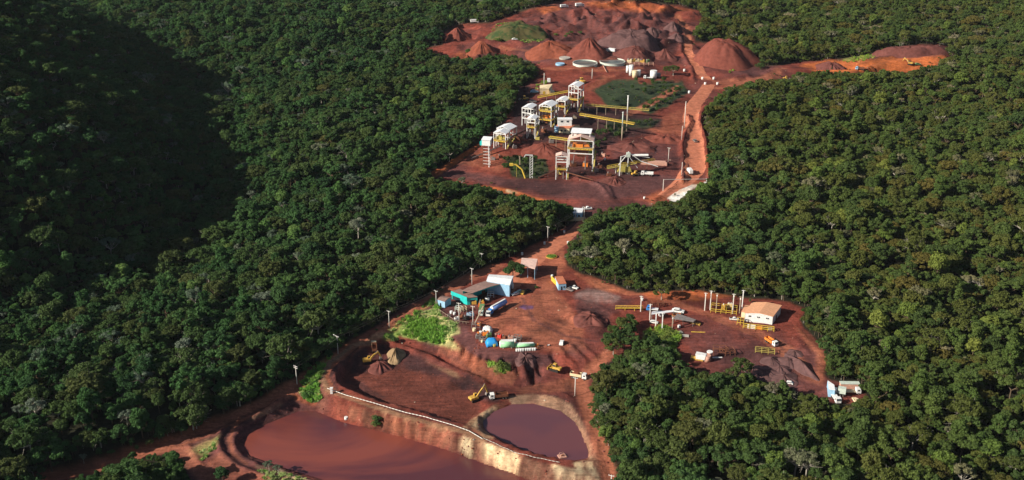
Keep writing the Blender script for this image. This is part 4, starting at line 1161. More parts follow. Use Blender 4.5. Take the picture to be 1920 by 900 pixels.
# ------------------------------------------------------------------ poles and masts
def pole(px, pyb, pyt, label, arms=1, group=None, lamp=False, r=.17, m='pole', cat='utility pole', name='utility_pole', yaw=0):
    p = G(px, pyb); h = max(3.0, hgt(p, pyt))
    e = thing(name, label, cat, p, yaw, group)
    MB().cyl((0,0,-.5), (0,0,h), r * 1.25, 10, r * .8).build('shaft', M[m], e, smooth_=True)
    for k in range(arms):
        z = h - .25 - k * .9
        a = MB().bar((-1.15,0,z), (1.15,0,z), .16, .16).build('crossarm', M['pole' if m == 'pole' else m], e)
        for x in (-1.0, 0, 1.0): MB().cyl((x,0,z+.08), (x,0,z+.42), .09, 8).build('insulator', M['white'], a)
    if lamp:
        MB().bar((0,0,h-.3), (-1.8,0,h+.1), .1).build('lamp_arm', M['pole'], e)
        MB().box(-2.0,0,h+.1,.7,.3,.18).build('lamp_head', M['white'], e)
    return e, p, h
PG = 'concrete poles of the power line'
pl_ = [(557,720,686,'two-armed power pole by the grassy bank left of the dam',2),(634,663,630,'power pole at the bend of the dam track',1),
 (730,613,583,'power pole on the grass strip above the upper basin',1),(818,572,545,'power pole beside the pale blue shed',1),(885,534,503,'power pole behind the brown workshop roof',1),
 (903,499,475,'power pole in the trees left of the pink-roofed shed',1),(1027,452,425,'power pole on the forest side of the access road',1),
 (1095,414,388,'power pole in front of the blue gatehouse',1)]
PL = []
for x, yb, yt, lb, ar in pl_: PL.append(pole(x, yb, yt, lb, ar, PG, yaw=-35, lamp=(x == 634)))
for a, b in zip(PL[:-1], PL[1:]):
    mbw = MB()
    for off in (-1.0, 1.0):
        p = a[1] + Vector((off*.8, off*-.55, a[2])); q = b[1] + Vector((off*.8, off*-.55, b[2]))
        n = 10; pts_ = [p.lerp(q, k/n) + Vector((0,0,-3.2*(k/n)*(1-k/n))) for k in range(n+1)]
        for u, v in zip(pts_[:-1], pts_[1:]): mbw.bar(u, v, .035)
    o = mbw.build('power_cable', M['steel'])
    tagm(o, 'pair of sagging cables from the ' + a[0]['label'] + ' on', 'cable', group='cables of the power line')
cabs = [o for o in COL.objects if o.name.startswith('power_cable')]
for o, lb in zip(cabs, ['cables crossing the road between the dam poles','cables from the dam bend to the grass strip','cables over the grass strip to the pale blue shed','cables past the teal building towards the workshop','cables over the trees behind the white roof','cables above the forest left of the access road','cables from the access road up to the gatehouse']): o['label'] = lb
for x, yb, yt, lb, ar in [(1078,742,708,'lone power pole beside the track above the small pond',1),(1145,925,891,'pole at the bottom edge by the track right of the pond',1),
  (1192,532,515,'white pole at the forest edge above the middle yard',0),(861,603,568,'tall white pole among the scrap below the teal building',1),(887,609,574,'white pole at the yard edge beside the scrap',1),
  (1283,240,190,'tall thin pole left of the haul road near the green slope',0),(1278,262,236,'short pole under the tall thin one left of the haul road',0),(1253,303,277,'pole with a short arm in the plant yard',1),(1278,328,304,'pole beside the ditch left of the haul road',0),
  (1020,165,137,'pole at the forest edge above the cream house',0),(1110,148,129,'lamp pole with a yellow head on the terrace',0),(1079,415,394,'thin pole left of the gatehouse pole',0)]:
    pole(x, yb, yt, lb, ar, yaw=-20, r=.2 if yb > 250 else .28)
# masts of the plant
for x, yb, yt, lb, c in [(1175,246,180,'tall white mast rising through the upper conveyor','white'),(1166,263,211,'pale green mast rising through the lower conveyor','palegreen')]:
    p = G(x, yb); h = hgt(p, yt); e = thing('mast', lb, 'mast', p)
    MB().cyl((0,0,-.5), (0,0,h*.5), .55, 12, .5).build('lower_shaft', M['wood'], e, smooth_=True)
    MB().cyl((0,0,h*.5), (0,0,h), .48, 12, .4).build('upper_shaft', M[c], e, smooth_=True)
    MB().cyl((0,0,h), (0,0,h+.4), .7, 12).build('cap', M['white'], e)
# white gate frame across the haul road
g1, g2 = G(1243, 358), G(1324, 350)
e = thing('road_gantry', 'thin pale gantry spanning the haul road before the white slope', 'gantry', g1)
h1, h2 = hgt(g1, 336), hgt(g2, 335); d = g2 - g1
MB().bar((0,0,-.5), (0,0,h1), .4).build('post', M['pole'], e); MB().bar((d.x,d.y,d.z-.5), (d.x,d.y,d.z+h2), .5).build('post', M['white'], e)
MB().bar((0,0,h1-.2), (d.x,d.y,d.z+h2-.2), .22).build('crossbar', M['pole'], e)
e = thing('sign_post', 'white sign post beside the right foot of the gantry', 'sign', G(1321, 352))
MB().bar((0,0,-.3), (0,0,3.4), .25).build('post', M['white'], e); MB().box(0,-.2,3.6,1.6,.15,1.4).build('board', M['white'], e)

# right yard substation poles
for x, yb, yt, lb, w in [(1321,582,549,'leftmost concrete pole of the substation row','pole'),(1331,581,545,'thick second concrete pole of the substation row','pole'),(1342,586,550,'yellow-footed third pole of the substation row','wood'),
   (1373,588,551,'thick pole at the right end of the yellow enclosure','pole'),(1386,588,556,'thin pole behind the left corner of the orange-roofed house','wood'),(1391,578,544,'tall white pole right behind the orange-roofed house','white'),
   (1201,584,555,'first pole above the dark tree clump, left of the pipe rack','pole'),(1218,600,570,'second pole of the group above the grassy knoll','pole'),(1229,615,586,'white pole in front of the long metal roof','white'),
   (1241,621,587,'white pole at the top of the grassy knoll','white'),(1260,619,592,'short wooden pole right of the grassy knoll','wood')]:
    p = G(x, yb); h = hgt(p, yt); e = thing('yard_pole', lb, 'pole', p, -15, 'poles of the right yard')
    MB().box(0,0,h/2-.2,.45,.45,h+.4).build('shaft', M[w], e)
    o = MB().bar((-.9,0,h-.25), (.9,0,h-.25), .2).build('crossarm', M[w], e)
    MB().box(0,-.3,h-1.2,.6,.3,.7).build('switch_box', M['white'], e)

# ------------------------------------------------------------------ frame towers of the ore plant
def tower(px_l, px_r, pyb, py_eave, floors, depth, yaw, label, deck='yellow', roof='white_roof', seed=0, cladding=False, col='white', side_over=.35, name='plant_tower'):
    p = G((px_l + px_r) / 2, pyb); s = S(p)
    w = (px_r - px_l) / s / max(.5, math.cos(R(yaw))); h = hgt(p, py_eave)
    e = thing(name, label, 'tower', p, yaw, 'white steel towers of the ore plant')
    depth *= .82
    # front face at y=0, building goes back to y=depth
    t = .46
    for x in (-w/2, w/2):
        for y in (0, depth):
            MB().box(x, y, h/2-1.5, t, t, h+3).build('column', M[col], e)
    for k, (fy, kind) in enumerate(floors):
        z = hgt(p, fy)
        b = MB()
        for y in (0, depth): b.bar((-w/2+t/2,y,z), (w/2-t/2,y,z), .4, .6)
        for x in (-w/2, w/2): b.bar((x,t/2,z), (x,depth-t/2,z), .4, .6)
        b.build('floor_beam', M[deck if kind == 'deck' else col], e)
        if kind == 'deck':
            MB().box(0, depth/2, z+.4, w-.8, depth-.8, .18).build('deck', M['steel'], e)
            r_ = MB()
            for q in (.7, 1.3):
                r_.bar((-w/2,-.4,z+q), (w/2,-.4,z+q), .16); r_.bar((-w/2-.4,0,z+q), (-w/2-.4,depth,z+q), .16)
            n = max(3, int(w/1.6))
            for i in range(n+1): r_.bar((-w/2+w*i/n,-.4,z), (-w/2+w*i/n,-.4,z+1.35), .12)
            r_.build('railing', M[deck], e)
            # the machine on the deck
            m1 = MB().box(-w*.12, depth*.45, z+1.6, w*.42, depth*.4, 2.3).prism([(w*.10,depth*.3,z+1.0),(w*.36,depth*.3,z+1.0),(w*.30,depth*.3,z+2.6),(w*.14,depth*.3,z+2.2)], (0,depth*.35,0))
            m1.cyl((-w*.3,depth*.2,z+1.2), (-w*.3,depth*.2,z+3.0), .5, 10)
            m1.build('machine', M[('yellow','rust','olive','orange')[(seed + k) % 4]], e)
    # columns half way back, hoppers and pipes below the decks, and a stair on the side
    for x in (-w/2, w/2): MB().box(x, depth*.5, h/2-1.5, t*.8, t*.8, h+3).build('column', M[col], e)
    zl_ = hgt(p, floors[-1][0])
    if zl_ > 4:
        MB().prism([(-w*.3,depth*.25,zl_-.3),(w*.3,depth*.25,zl_-.3),(w*.08,depth*.25,zl_-3.4),(-w*.08,depth*.25,zl_-3.4)], (0,depth*.45,0)).build('hopper', M['rust'], e)
        MB().cyl((w*.2,depth*.3,zl_-.2), (w*.2,depth*.3,-1), .35, 10).cyl((-w*.25,depth*.6,zl_-.2), (-w*.35,depth*.6,-1), .28, 10).build('pipe', M['steel'], e)
    st_ = MB().bar((w/2+.9,0,0), (w/2+.9,depth*.9,max(zl_,3)), .9, .25)
    for q in range(8): st_.bar((w/2+.9,depth*.9*q/8,max(zl_,3)*q/8), (w/2+.9,depth*.9*q/8,max(zl_,3)*q/8+1.1), .08)
    st_.bar((w/2+1.3,0,1.1), (w/2+1.3,depth*.9,max(zl_,3)+1.1), .1); st_.build('stair', M['olive'], e)
    # cross bracing at the back and side
    br = MB(); z0 = hgt(p, floors[-1][0]) if floors else h*.5
    br.bar((-w/2,depth,0), (w/2,depth,max(z0,3)), .22).bar((w/2,depth,0), (-w/2,depth,max(z0,3)), .22); br.bar((w/2,0,0), (w/2,depth,max(z0,3)), .22)
    br.build('bracing', M['rust'], e)
    # gable roof with ridge along the depth
    o = side_over; rh = w * .16
    rf = MB().prism([(-w/2-o,-o,h-.1),(0,-o,h+rh),(0,-o,h+rh+.25),(-w/2-o,-o,h+.15)], (0,depth+2*o,0))
    rf.prism([(w/2+o,-o,h-.1),(w/2+o,-o,h+.15),(0,-o,h+rh+.25),(0,-o,h+rh)], (0,depth+2*o,0))
    rf.build('roof', M[roof], e)
    gb = MB()
    for y in (0, depth): gb.bar((-w/2,y,h-.3), (w/2,y,h-.3), .4, .5).bar((0,y,h-.3), (0,y,h+rh), .25)
    gb.build('gable_truss', M[col], e)
    if cladding:
        MB().box(w/2+.1, depth/2, h*.72, .12, depth*.8, h*.4).build('side_cladding', M['palegreen'], e)
    return e
tower(1066,1083,208,162,[(174,'beam'),(187,'deck')],15,-24,'tallest white tower, at the top right of the plant')
tower(1043,1059,212,189,[(200,'deck')],13,-24,'small white-roofed tower just left of the tallest one',seed=1)
tower(1011,1033,236,199,[(209,'deck'),(225,'deck')],15,-26,'two-decked white tower in the middle of the plant',seed=2)
tower(979,995,236,203,[(212,'beam'),(222,'beam')],14,-24,'white tower at the left of the middle group, next to the forest',seed=3)
tower(988,1003,260,223,[(230,'beam'),(239,'deck')],10,-18,'slim white tower in front of the middle group',seed=4)
tower(932,955,268,242,[(256,'beam')],13,-30,'long white-roofed shelter behind the lower left tower',seed=5)
tower(926,948,279,250,[(265,'deck')],10,-22,'white tower standing on the red slope at the lower left',seed=6)
tower(1064,1110,320,263,[(280,'deck'),(288,'beam')],12,-10,'wide yellow-decked tower, lowest and biggest of the plant',roof='pinkroof',seed=7)
pI = G(1088, 318)
# the raised cabin on the wide tower
e = thing('tower_penthouse', 'white-roofed housing on top of the wide yellow-decked tower', 'housing', pI + Vector((0, 3, 0)), -10)
z1, z2 = hgt(pI, 268), hgt(pI, 252); w_ = 12.5
for x in (-w_/2, w_/2):
    for y in (0, 7): MB().box(x, y, (z1+z2)/2+.5, .45, .45, z2-z1).build('post', M['white'], e)
MB().box(-w_/2+1.6, 3.5, z1+ (z2-z1)*.68, 3.2, 6, (z2-z1)*.6).build('wall_panel', M['white'], e)
MB().prism([(-w_/2-.8,-.8,z2),(w_/2+.8,-.8,z2),(w_/2+.8,-.8,z2+.25),(-w_/2-.8,-.8,z2+.25)], (0,9,.9)).build('roof', M['white_roof'], e)
b = MB()
for q in (.2, .9, 1.5): b.bar((-w_/2,-.5,z1+q), (w_/2,-.5,z1+q), .2)
b.build('railing', M['yellow'], e); MB().box(1.5,3,z1+1.9,5,3.2,2.6).build('screen_machine', M['olive'], e)
tower(1042,1062,337,293,[(304,'beam'),(318,'deck')],7,-4,'narrow two-legged portal tower left of the wide tower',roof='pinkroof',seed=8,side_over=.4)

# cabin on a trestle, far left of the plant
p = G(912, 313); h = hgt(p, 273)
e = thing('trestle_cabin', 'small white cabin on a lattice trestle at the left end of the plant', 'cabin', p, -14)
for x in (-2.3, 1.6):
    for y in (0, 3): MB().bar((x*1.25,y,-1), (x,y,h), .38).build('leg', M['white' if x > 0 else 'rust'], e)
b = MB(); n = 7
for k in range(n):
    z0, z1_ = h*k/n, h*(k+1)/n; b.bar((1.6,0,z0), (1.6,3,z1_), .2).bar((-2.3,0,z1_), (1.6,0,z1_), .22)
b.build('lattice', M['white'], e)
MB().box(0,2,h+2.1,6,5,4.2).build('cabin', M['white'], e); MB().box(-3.8,2,h+1.2,1.6,4,2.6).build('lean_to', M['teal'], e)
MB().prism([(-3.3,-.9,h+4.2),(3.3,-.9,h+4.2),(3.3,-.9,h+4.4),(-3.3,-.9,h+4.4)], (0,6,.7)).build('roof', M['white_roof'], e)

def span(name, label, cat, A, B, wid, m, rail=None, supports=(), sup_m='wood', sup_w=.35, depthh=.5, group=None):
    """conveyor or walkway between two points given as (px, base row, deck row)"""
    a, b = G(A[0], A[1]), G(B[0], B[1]); ha, hb = hgt(a, A[2]), hgt(b, B[2])
    pa, pb = a + Vector((0,0,ha)), b + Vector((0,0,hb))
    e = thing(name, label, cat, a, 0, group)
    la, lb_ = pa - a, pb - a
    MB().bar(la, lb_, wid, depthh).build('truss', M[m], e)
    MB().bar(la + Vector((0,0,depthh/2+.1)), lb_ + Vector((0,0,depthh/2+.1)), wid*.5, .15).build('belt', M['belt'], e)
    d = (lb_ - la).normalized(); n = Vector((-d.y, d.x, 0)).normalized()
    if rail:
        r = MB()
        for sgn in (-1, 1):
            o = n * sgn * wid / 2
            r.bar(la + o + Vector((0,0,1.1)), lb_ + o + Vector((0,0,1.1)), .18)
            k = int((lb_ - la).length / 3) + 1
            for i in range(k + 1):
                q = la.lerp(lb_, i / k) + o; r.bar(q, q + Vector((0,0,1.1)), .14)
        r.build('railing', M[rail], e)
    for t in supports:
        q = la.lerp(lb_, t); w3 = a + q; gz_ = float(ground_z(w3.x, w3.y)) - a.z
        MB().bar((q.x, q.y, gz_ - .6), (q.x, q.y, q.z), sup_w).build('support', M[sup_m], e)
    return e
CG = 'conveyors of the ore plant'
span('conveyor', 'short yellow conveyor from the left to the tallest tower', 'conveyor', (1008,188,183), (1064,190,172), 1.6, 'yellow', 'yellow', (.3,.6,.85), group=CG)
span('conveyor', 'upper brown-yellow conveyor on tall legs behind the white mast', 'conveyor', (1098,208,197), (1216,222,207), 1.8, 'olive', 'olive', (.04,.18,.32,.48,.66), group=CG)
span('conveyor', 'lower bright yellow conveyor on legs crossing the green mast', 'conveyor', (1087,232,215), (1188,258,233), 1.8, 'yellow', 'yellow', (.34,.5,.64,.8), group=CG)
span('conveyor', 'yellow-brown walkway leading to the top of the wide tower', 'walkway', (1030,272,258), (1072,292,264), 1.5, 'olive', 'yellow', (.3,.7), group=CG)
span('conveyor', 'dark inclined conveyor under the small trestle cabin', 'conveyor', (883,300,297), (938,284,274), 1.3, 'steel', None, (.4,.7), group=CG)
span('conveyor', 'dark conveyor dropping from the middle towers to the lower left ones', 'conveyor', (958,268,257), (1004,252,236), 1.4, 'rust', None, (.5,), group=CG)
span('conveyor', 'dark conveyor from the portal tower down to the apron', 'conveyor', (1060,340,322), (1112,345,337), 1.2, 'rust', None, (), group=CG)
span('conveyor', 'dark conveyor from the bushes to the portal tower', 'conveyor', (1010,335,333), (1044,330,318), 1.2, 'rust', None, (.5,), group=CG)
span('conveyor', 'yellow inclined feeder in front of the white crusher frame', 'conveyor', (1138,325,315), (1192,325,305), 3.0, 'olive', 'yellow', (.3,.7), 'white', group=CG)
span('conveyor', 'narrow yellow walkway right of the crusher feeder', 'walkway', (1192,325,305), (1226,316,300), 1.2, 'yellow', 'yellow', (.6,), group=CG)
# white lattice column with a curved yellow chute
p = G(996, 334); h = hgt(p, 291)
e = thing('lattice_column', 'white lattice column beside the bushes with a hooked top', 'column', p)
for x in (-.9, .9): MB().bar((x,0,-.5), (x,0,h), .35).build('leg', M['white'], e)
b = MB()
for k in range(9): b.bar((-.9,0,h*k/9), (.9,0,h*(k+1)/9), .22)
b.build('lattice', M['white'], e); MB().bar((.9,0,h), (-4.0,0,h+.2), .5).bar((-4,0,h+.2), (-5,0,h-1.5), .4).build('top_arm', M['white'], e)
a = G(985, 334); e = thing('ore_chute', 'bent yellow chute coming out of the plant bushes', 'chute', a)
c1 = [Vector((0,0,0)), Vector((-2.2,1,6)), Vector((-6,2,9)), Vector((-9,2,9.4))]
b = MB()
for u, v in zip(c1[:-1], c1[1:]): b.bar(u, v, 1.3, .7)
b.build('trough', M['yellow'], e); MB().box(-9.6,2,9.2,2.6,1.6,1.6).build('hopper', M['yellow'], e); MB().bar((-6,2,-1), (-6,2,9), .3).build('support', M['olive'], e); MB().bar((-3.8,2,9),(-4,2,15),.7).build('upright_pipe', M['wood'], e)
# plant odds and ends on the dark ground among the towers
for k, (x, y, s_, m, lb) in enumerate([(1020,248,3.4,'rust','rusty drum screen part behind the slim tower'),(1034,268,3.0,'steel','grey machine block below the control house'),(972,262,3.2,'rust','rusty machine right of the long white shelter'),
    (965,278,2.6,'steel','grey block on the slope right of the lower left tower'),(1008,262,2.6,'olive','olive pump at the foot of the slim tower'),(1062,222,3.2,'rust','rusty mill part below the tallest tower'),(1078,222,2.6,'wood','pale crate right below the tallest tower'),
    (1100,222,2.8,'steel','grey box at the left foot of the upper conveyor'),(1075,312,3.4,'rust','rusty block under the left side of the wide tower'),(1098,312,3.2,'orange','orange machine under the right side of the wide tower'),(1118,322,2.4,'steel','grey motor right of the wide tower'),
    (1125,314,2.6,'rust','rusty block between the wide tower and the crusher'),(1050,326,2.8,'olive','olive feeder box inside the portal tower'),(1142,330,2.6,'rust','rusty block at the left foot of the crusher'),(1131,293,2.6,'pink','pinkish crate above the crusher'),(938,296,2.4,'rust','rusty chute box below the lower left tower'),(925,300,2.4,'steel','grey box right of the trestle legs')]):
    e = thing('plant_machine', lb, 'machine', G(x, y), (k*41) % 70 - 35)
    MB().box(0,0,s_*.4,s_*1.2,s_*.7,s_*.8).build('housing', M[m], e, s_*.05); MB().cyl((-s_*.3,0,s_*.7), (-s_*.3,0,s_*1.2), s_*.18, 12).build('inlet', M['steel'], e); MB().bar((s_*.5,0,s_*.4), (s_*1.3,0,0), s_*.2).build('pipe', M['rust'], e)
scrap_later = True
# crusher with white A-frame
p = G(1168, 326); e = thing('crusher', 'crusher with white masts and sloping trusses over a dark hopper', 'crusher', p)
hA, hB = hgt(p, 288), hgt(p, 284)
MB().bar((-2.8,-3,-2), (-2.2,-3,hA-1), .6).build('mast', M['white'], e); MB().bar((3,0,0), (3.2,0,hB), .6).build('mast', M['white'], e)
b = MB().bar((3.2,0,hB-1), (-6,2,2), .45).bar((3.2,0,hB-.5), (12,1,9), .45).bar((3.2,0,hB-2), (18,1,11.5), .35).bar((12,1,9), (24,1,5), .45).bar((3.2,0,hB-3), (10,1,4), .4).bar((-2.4,-2,hA-2), (3.2,0,hB-2), .4)
b.build('truss', M['white'], e)
MB().prism([(6,0,hB-3.4),(17,0,hB-3.2),(17,0,hB-2.8),(6,0,hB-2.9)], (0,1.6,.5)).build('catwalk', M['white'], e)
MB().box(3.2,.6,hB-2.6,2.6,2.4,3.0).build('drive_box', M['palegreen'], e)
MB().prism([(-4,-1,1.5),(6,-1,1.5),(4.5,-1,5.5),(-2.5,-1,5.5)], (0,5,0)).build('jaw_housing', M['olive'], e)
for x in (-3.5,-1,1.5,4): MB().bar((x,-1.5,-1), (x,-1.5,2.5), .4).build('leg', M['steel'], e)
p = G(1225, 309); e = thing('loading_wall', 'long pinkish concrete wall at the end of the yellow feeder', 'wall', p, -8)
MB().box(0,0,1.0,19,1.2,2.4).build('wall', M['pink'], e); MB().box(0,2.2,1.9,17,3.2,.4).build('ramp_slab', M['pink'], e)

# ------------------------------------------------------------------ buildings, given by the corners of their roofs
def house(name, label, corners, zh, wall, roof, cat='building', walls='all', ridge=None, overhang=0, openings=(), fascia=None, posts=False, group=None):
    """corners: roof corners (px,py) in order front-left, front-right, back-right, back-left; zh: eave height over the ground"""
    cxp = sum(c[0] for c in corners)/4; cyp = sum(c[1] for c in corners)/4
    g = G(cxp, cyp + 6); z = g.z; zm = zh if not isinstance(zh, (list, tuple)) else sum(zh)/len(zh)
    for _ in range(3):
        q = at_h(cxp, cyp, z + zm); z = float(ground_z(q.x, q.y))
    zs = [zh]*4 if not isinstance(zh, (list, tuple)) else list(zh)
    P = [at_h(c[0], c[1], z + zz) for c, zz in zip(corners, zs)]
    o = Vector((sum(p.x for p in P)/4, sum(p.y for p in P)/4, z))
    L_ = [p - o for p in P]
    e = thing(name, label, cat, o, 0, group)
    cen = Vector((0,0,0))
    W = [Vector((l.x*.96, l.y*.96, l.z)) for l in L_]
    if walls:
        sides = range(4) if walls == 'all' else walls
        for k in sides:
            a, b_ = W[k], W[(k+1) % 4]; n = Vector(((b_-a).y, -(b_-a).x, 0)).normalized() * .18
            MB().prism([(a.x,a.y,-1.2),(b_.x,b_.y,-1.2),(b_.x,b_.y,b_.z-.05),(a.x,a.y,a.z-.05)], -n).build('wall', M[wall], e)
    if posts:
        for k in range(4):
            for t in (0, .5):
                q = W[k].lerp(W[(k+1)%4], t); MB().bar((q.x,q.y,-1), (q.x,q.y,q.z), .25).build('post', M[posts if isinstance(posts, str) else 'steel'], e)
    up = Vector((0,0,.22))
    r = MB()
    if ridge is not None:     # ridge parallel to side 1 (front to back) at mid front / mid back
        axis, rh = ridge
        if axis == 'depth': m0, m1 = (L_[0]+L_[1])/2, (L_[3]+L_[2])/2; pa = [(L_[0], m0, m1, L_[3]), (m0, L_[1], L_[2], m1)]; ga = [(W[0],W[1]),(W[3],W[2])]
        else: m0, m1 = (L_[0]+L_[3])/2, (L_[1]+L_[2])/2; pa = [(L_[0], L_[1], m1, m0), (m0, m1, L_[2], L_[3])]; ga = [(W[0],W[3]),(W[1],W[2])]
        for quad in pa:
            q = [Vector(v) + (Vector((0,0,rh)) if (v is m0 or v is m1) else Vector((0,0,0))) for v in quad]
            r.prism(q, up)
        if walls:
            for a, b_ in ga:
                mid = (a+b_)/2 + Vector((0,0,rh*.92)); n = Vector(((b_-a).y, -(b_-a).x, 0)).normalized() * .15
                MB().prism([a - Vector((0,0,.1)), b_ - Vector((0,0,.1)), mid], n).build('gable', M[wall], e)
    else:
        r.prism([l for l in L_], up)
    ro = r.build('roof', M[roof], e)
    for (k, t0, t1, z0, z1_, mm, nm) in openings:
        a, b_ = W[k], W[(k+1) % 4]; n = Vector(((b_-a).y, -(b_-a).x, 0)).normalized()
        u, v = a.lerp(b_, t0), a.lerp(b_, t1)
        f = MB().prism([(u.x,u.y,z0),(v.x,v.y,z0),(v.x,v.y,z1_),(u.x,u.y,z1_)], n*.10).build(nm, M[mm], e)
        if nm == 'window':
            c = MB(); c.bar((u.x+n.x*.12,u.y+n.y*.12,z0-.08), (v.x+n.x*.12,v.y+n.y*.12,z0-.08), .14); c.build('sill', M['concrete'], f)
    if fascia:
        k, drop, mm = fascia
        a, b_ = L_[k], L_[(k+1) % 4]; n = Vector(((b_-a).y, -(b_-a).x, 0)).normalized() * .2
        MB().prism([(a.x,a.y,a.z-drop),(b_.x,b_.y,b_.z-drop),(b_.x,b_.y,b_.z+.5),(a.x,a.y,a.z+.5)], n).build('fascia', M[mm], e)
    return e
wn_ = lambda k, ts, z0=1.6, z1_=2.5, w=.05: [(k, t - w, t + w, z0, z1_, 'glass', 'window') for t in ts]
house('substation_house', 'white house with an orange tile roof in the right yard', [(1396,587),(1450,594),(1466,573),(1410,567)], 4.4, 'white', 'tile', 'house', ridge=('depth', .9),
      openings=wn_(0, (.15,.2,.46,.52,.78,.84), 2.7, 3.3, .022) + [(1,.4,.55,-.2,2.2,'glass','door')])
house('annex', 'small orange-roofed annex on the left side of the substation house', [(1390,585),(1397,586),(1406,573),(1397,572)], 3.2, 'cream', 'tile', 'annex')
house('shed', 'pale blue shed with a brown roof at the top of the grass bank', [(820,562),(834,566),(846,558),(829,555)], 3.6, 'sky', 'brownroof', 'shed', openings=[(0,.3,.5,0,2.1,'glass','door')], ridge=('width',.5))
house('teal_workshop', 'bright teal workshop with a brown roof next to the pale blue shed', [(846,547),(876,559),(896,557),(862,542)], 4.2, 'teal', 'brownroof', 'workshop', fascia=(0,1.7,'teal'), openings=[(0,.05,.55,0,2.8,'glass','doorway'),(1,.3,.8,0,2.8,'glass','doorway')])
house('open_workshop', 'long open-sided workshop under a dusty brown roof', [(866,545),(886,550),(948,531),(917,525)], 6.2, 'teal', 'brownroof', 'workshop', walls=(2,3), posts='steel', ridge=('width',.5))
house('white_roofed_building', 'big building with a gleaming white roof behind the open workshop', [(912,527),(956,535),(963,518),(917,515)], 6.8, 'sky', 'white_roof', 'building', ridge=('width',.6), openings=[(1,.3,.7,0,4.2,'glass','doorway')])
house('pink_roofed_shed', 'pale pink-roofed blue shed on tall posts beside the road junction', [(976,497),(1003,505),(1008,486),(978,484)], 6.5, 'sky', 'pinkroof', 'shed', walls=(3,), posts='sky', openings=())
house('site_office', 'blue hut with a red roof and yellow side at the junction', [(1047,533),(1062,532),(1055,518),(1040,519)], 3.6, 'sky', 'redtile', 'hut', openings=[(0,.3,.5,0,2.1,'glass','door')]+wn_(0,(.75,),1.2,2.2,.1))
o = MB().box(0,0,1.3,.3,11,2.8).build('yellow_fence', M['yellow']); q = G(1041,533); tagm(o, 'yellow board fence along the left side of the blue hut', 'fence', q, 20)
house('control_house', 'cream control house under a wide red hip roof in the plant', [(1040,240),(1068,241),(1088,234),(1050,232)], 3.6, 'cream', 'redtile', 'house', ridge=('width', 1.0), openings=[(0,.1,.25,0,2.2,'glass','door')]+wn_(0,(.45,.7),1.2,2.4,.07))
p = at_h(1059, 239, 9 + 3.5); e = thing('upper_storey', 'white upper storey with dark windows above the red roof of the plant', 'building', (p.x, p.y + 3, 9))
MB().box(0,0,5.6,10.5,5,7.6).build('wall', M['white'], e); MB().box(0,0,9.55,11.2,5.6,.3).build('roof', M['white_roof'], e)
for x in (-2.2, 2.2): MB().box(x,-2.55,8.0,1.8,.12,1.2).build('window', M['glass'], e)
o = MB().cyl((0,0,-.3),(0,0,4.0),1.9,18).build('water_tank', M['sky'], smooth_=True); tagm(o, 'pale blue water tank left of the cream control house', 'tank', G(1044,247))
house('cream_house', 'cream ruin-like house with sloping walls above the plant', [(1012,166),(1029,167),(1036,158),(1012,160)], [5,4.2,6.5,6], 'cream', 'cream', 'house', openings=[(0,.35,.6,0,2.4,'yellow','door')])
house('lean_to', 'low cream lean-to at the right end of the cream house', [(1031,171),(1040,173),(1038,169),(1031,167)], [4,1.2,1.2,4], 'cream', 'cream', 'lean-to')
house('gatehouse', 'white and blue gatehouse at the top of the access road', [(1074,399),(1091,401),(1094,391),(1076,390)], 3.4, 'sky', 'white_roof', 'gatehouse', openings=wn_(0,(.3,.7),1.2,2.3,.12))
o = MB().box(0,0,1.0,9.5,.5,2.6).build('boundary_wall', M['cream']); tagm(o, 'low pale wall in the trees below the gatehouse', 'wall', G(1083,414), 6)
house('truck_shelter', 'pale blue-roofed box shed among the parked trucks at the forest edge', [(1554,730),(1566,732),(1564,722),(1552,714)], 3.6, 'sky', 'white_roof', 'shed')
house('long_rack_roof', 'long narrow metal roof on posts above the grassy knoll', [(1221,590),(1263,585),(1263,582),(1222,585)], 3.4, 'sky', 'white_roof', 'roof', walls=None, posts='steel')
e = house('low_grey_roof', 'dark grey lean-to roof right of the long metal roof', [(1262,598),(1300,604),(1305,600),(1270,588)], 2.4, 'steel', 'steel', 'roof', walls=None, posts='steel')

# ------------------------------------------------------------------ round settling tanks
def round_tank(px, py, rpx, label):
    p = G(px, py); r = rpx / S(p); e = thing('settling_tank', label, 'tank', p, 0, 'round settling tanks of the upper terrace')
    n = 48; V = []; F = []
    for z, rr in ((-1.5, r), (1.7, r), (1.7, r - .5), (1.0, r - .5)):
        for k in range(n): t = 2*math.pi*k/n; V.append((rr*math.cos(t), rr*math.sin(t), z))
    for l in range(3):
        for k in range(n): F.append((l*n+k, l*n+(k+1)%n, (l+1)*n+(k+1)%n, (l+1)*n+k))
    MB().add(V, F).build('wall', M['palegreen'], e)
    MB().cyl((0,0,.4), (0,0,1.1), r - .55, n).build('slurry', M['ore_red'] if False else mat('grey_green_slurry', (.10,.12,.11), .3, .5), e)
    MB().bar((-r,0,2.2), (r,0,2.2), .7, .4).build('bridge', M['steel'], e)
    rail = MB()
    for k in range(n):
        t = 2*math.pi*k/n; t2 = 2*math.pi*(k+1)/n
        rail.bar((r*math.cos(t),r*math.sin(t),1.8), (r*math.cos(t2),r*math.sin(t2),1.8), .4, .25)
    rail.build('rim_walkway', M['pole'], e)
round_tank(1097, 121, 23, 'left one of the two round settling tanks below the ore heaps')
round_tank(1148, 118, 24, 'right one of the two round settling tanks below the ore heaps')
span('pipe_chute', 'thin pale flume dropping from the right settling tank', 'flume', (1131,124,122), (1138,136,135), 1.0, 'pink', None, ())

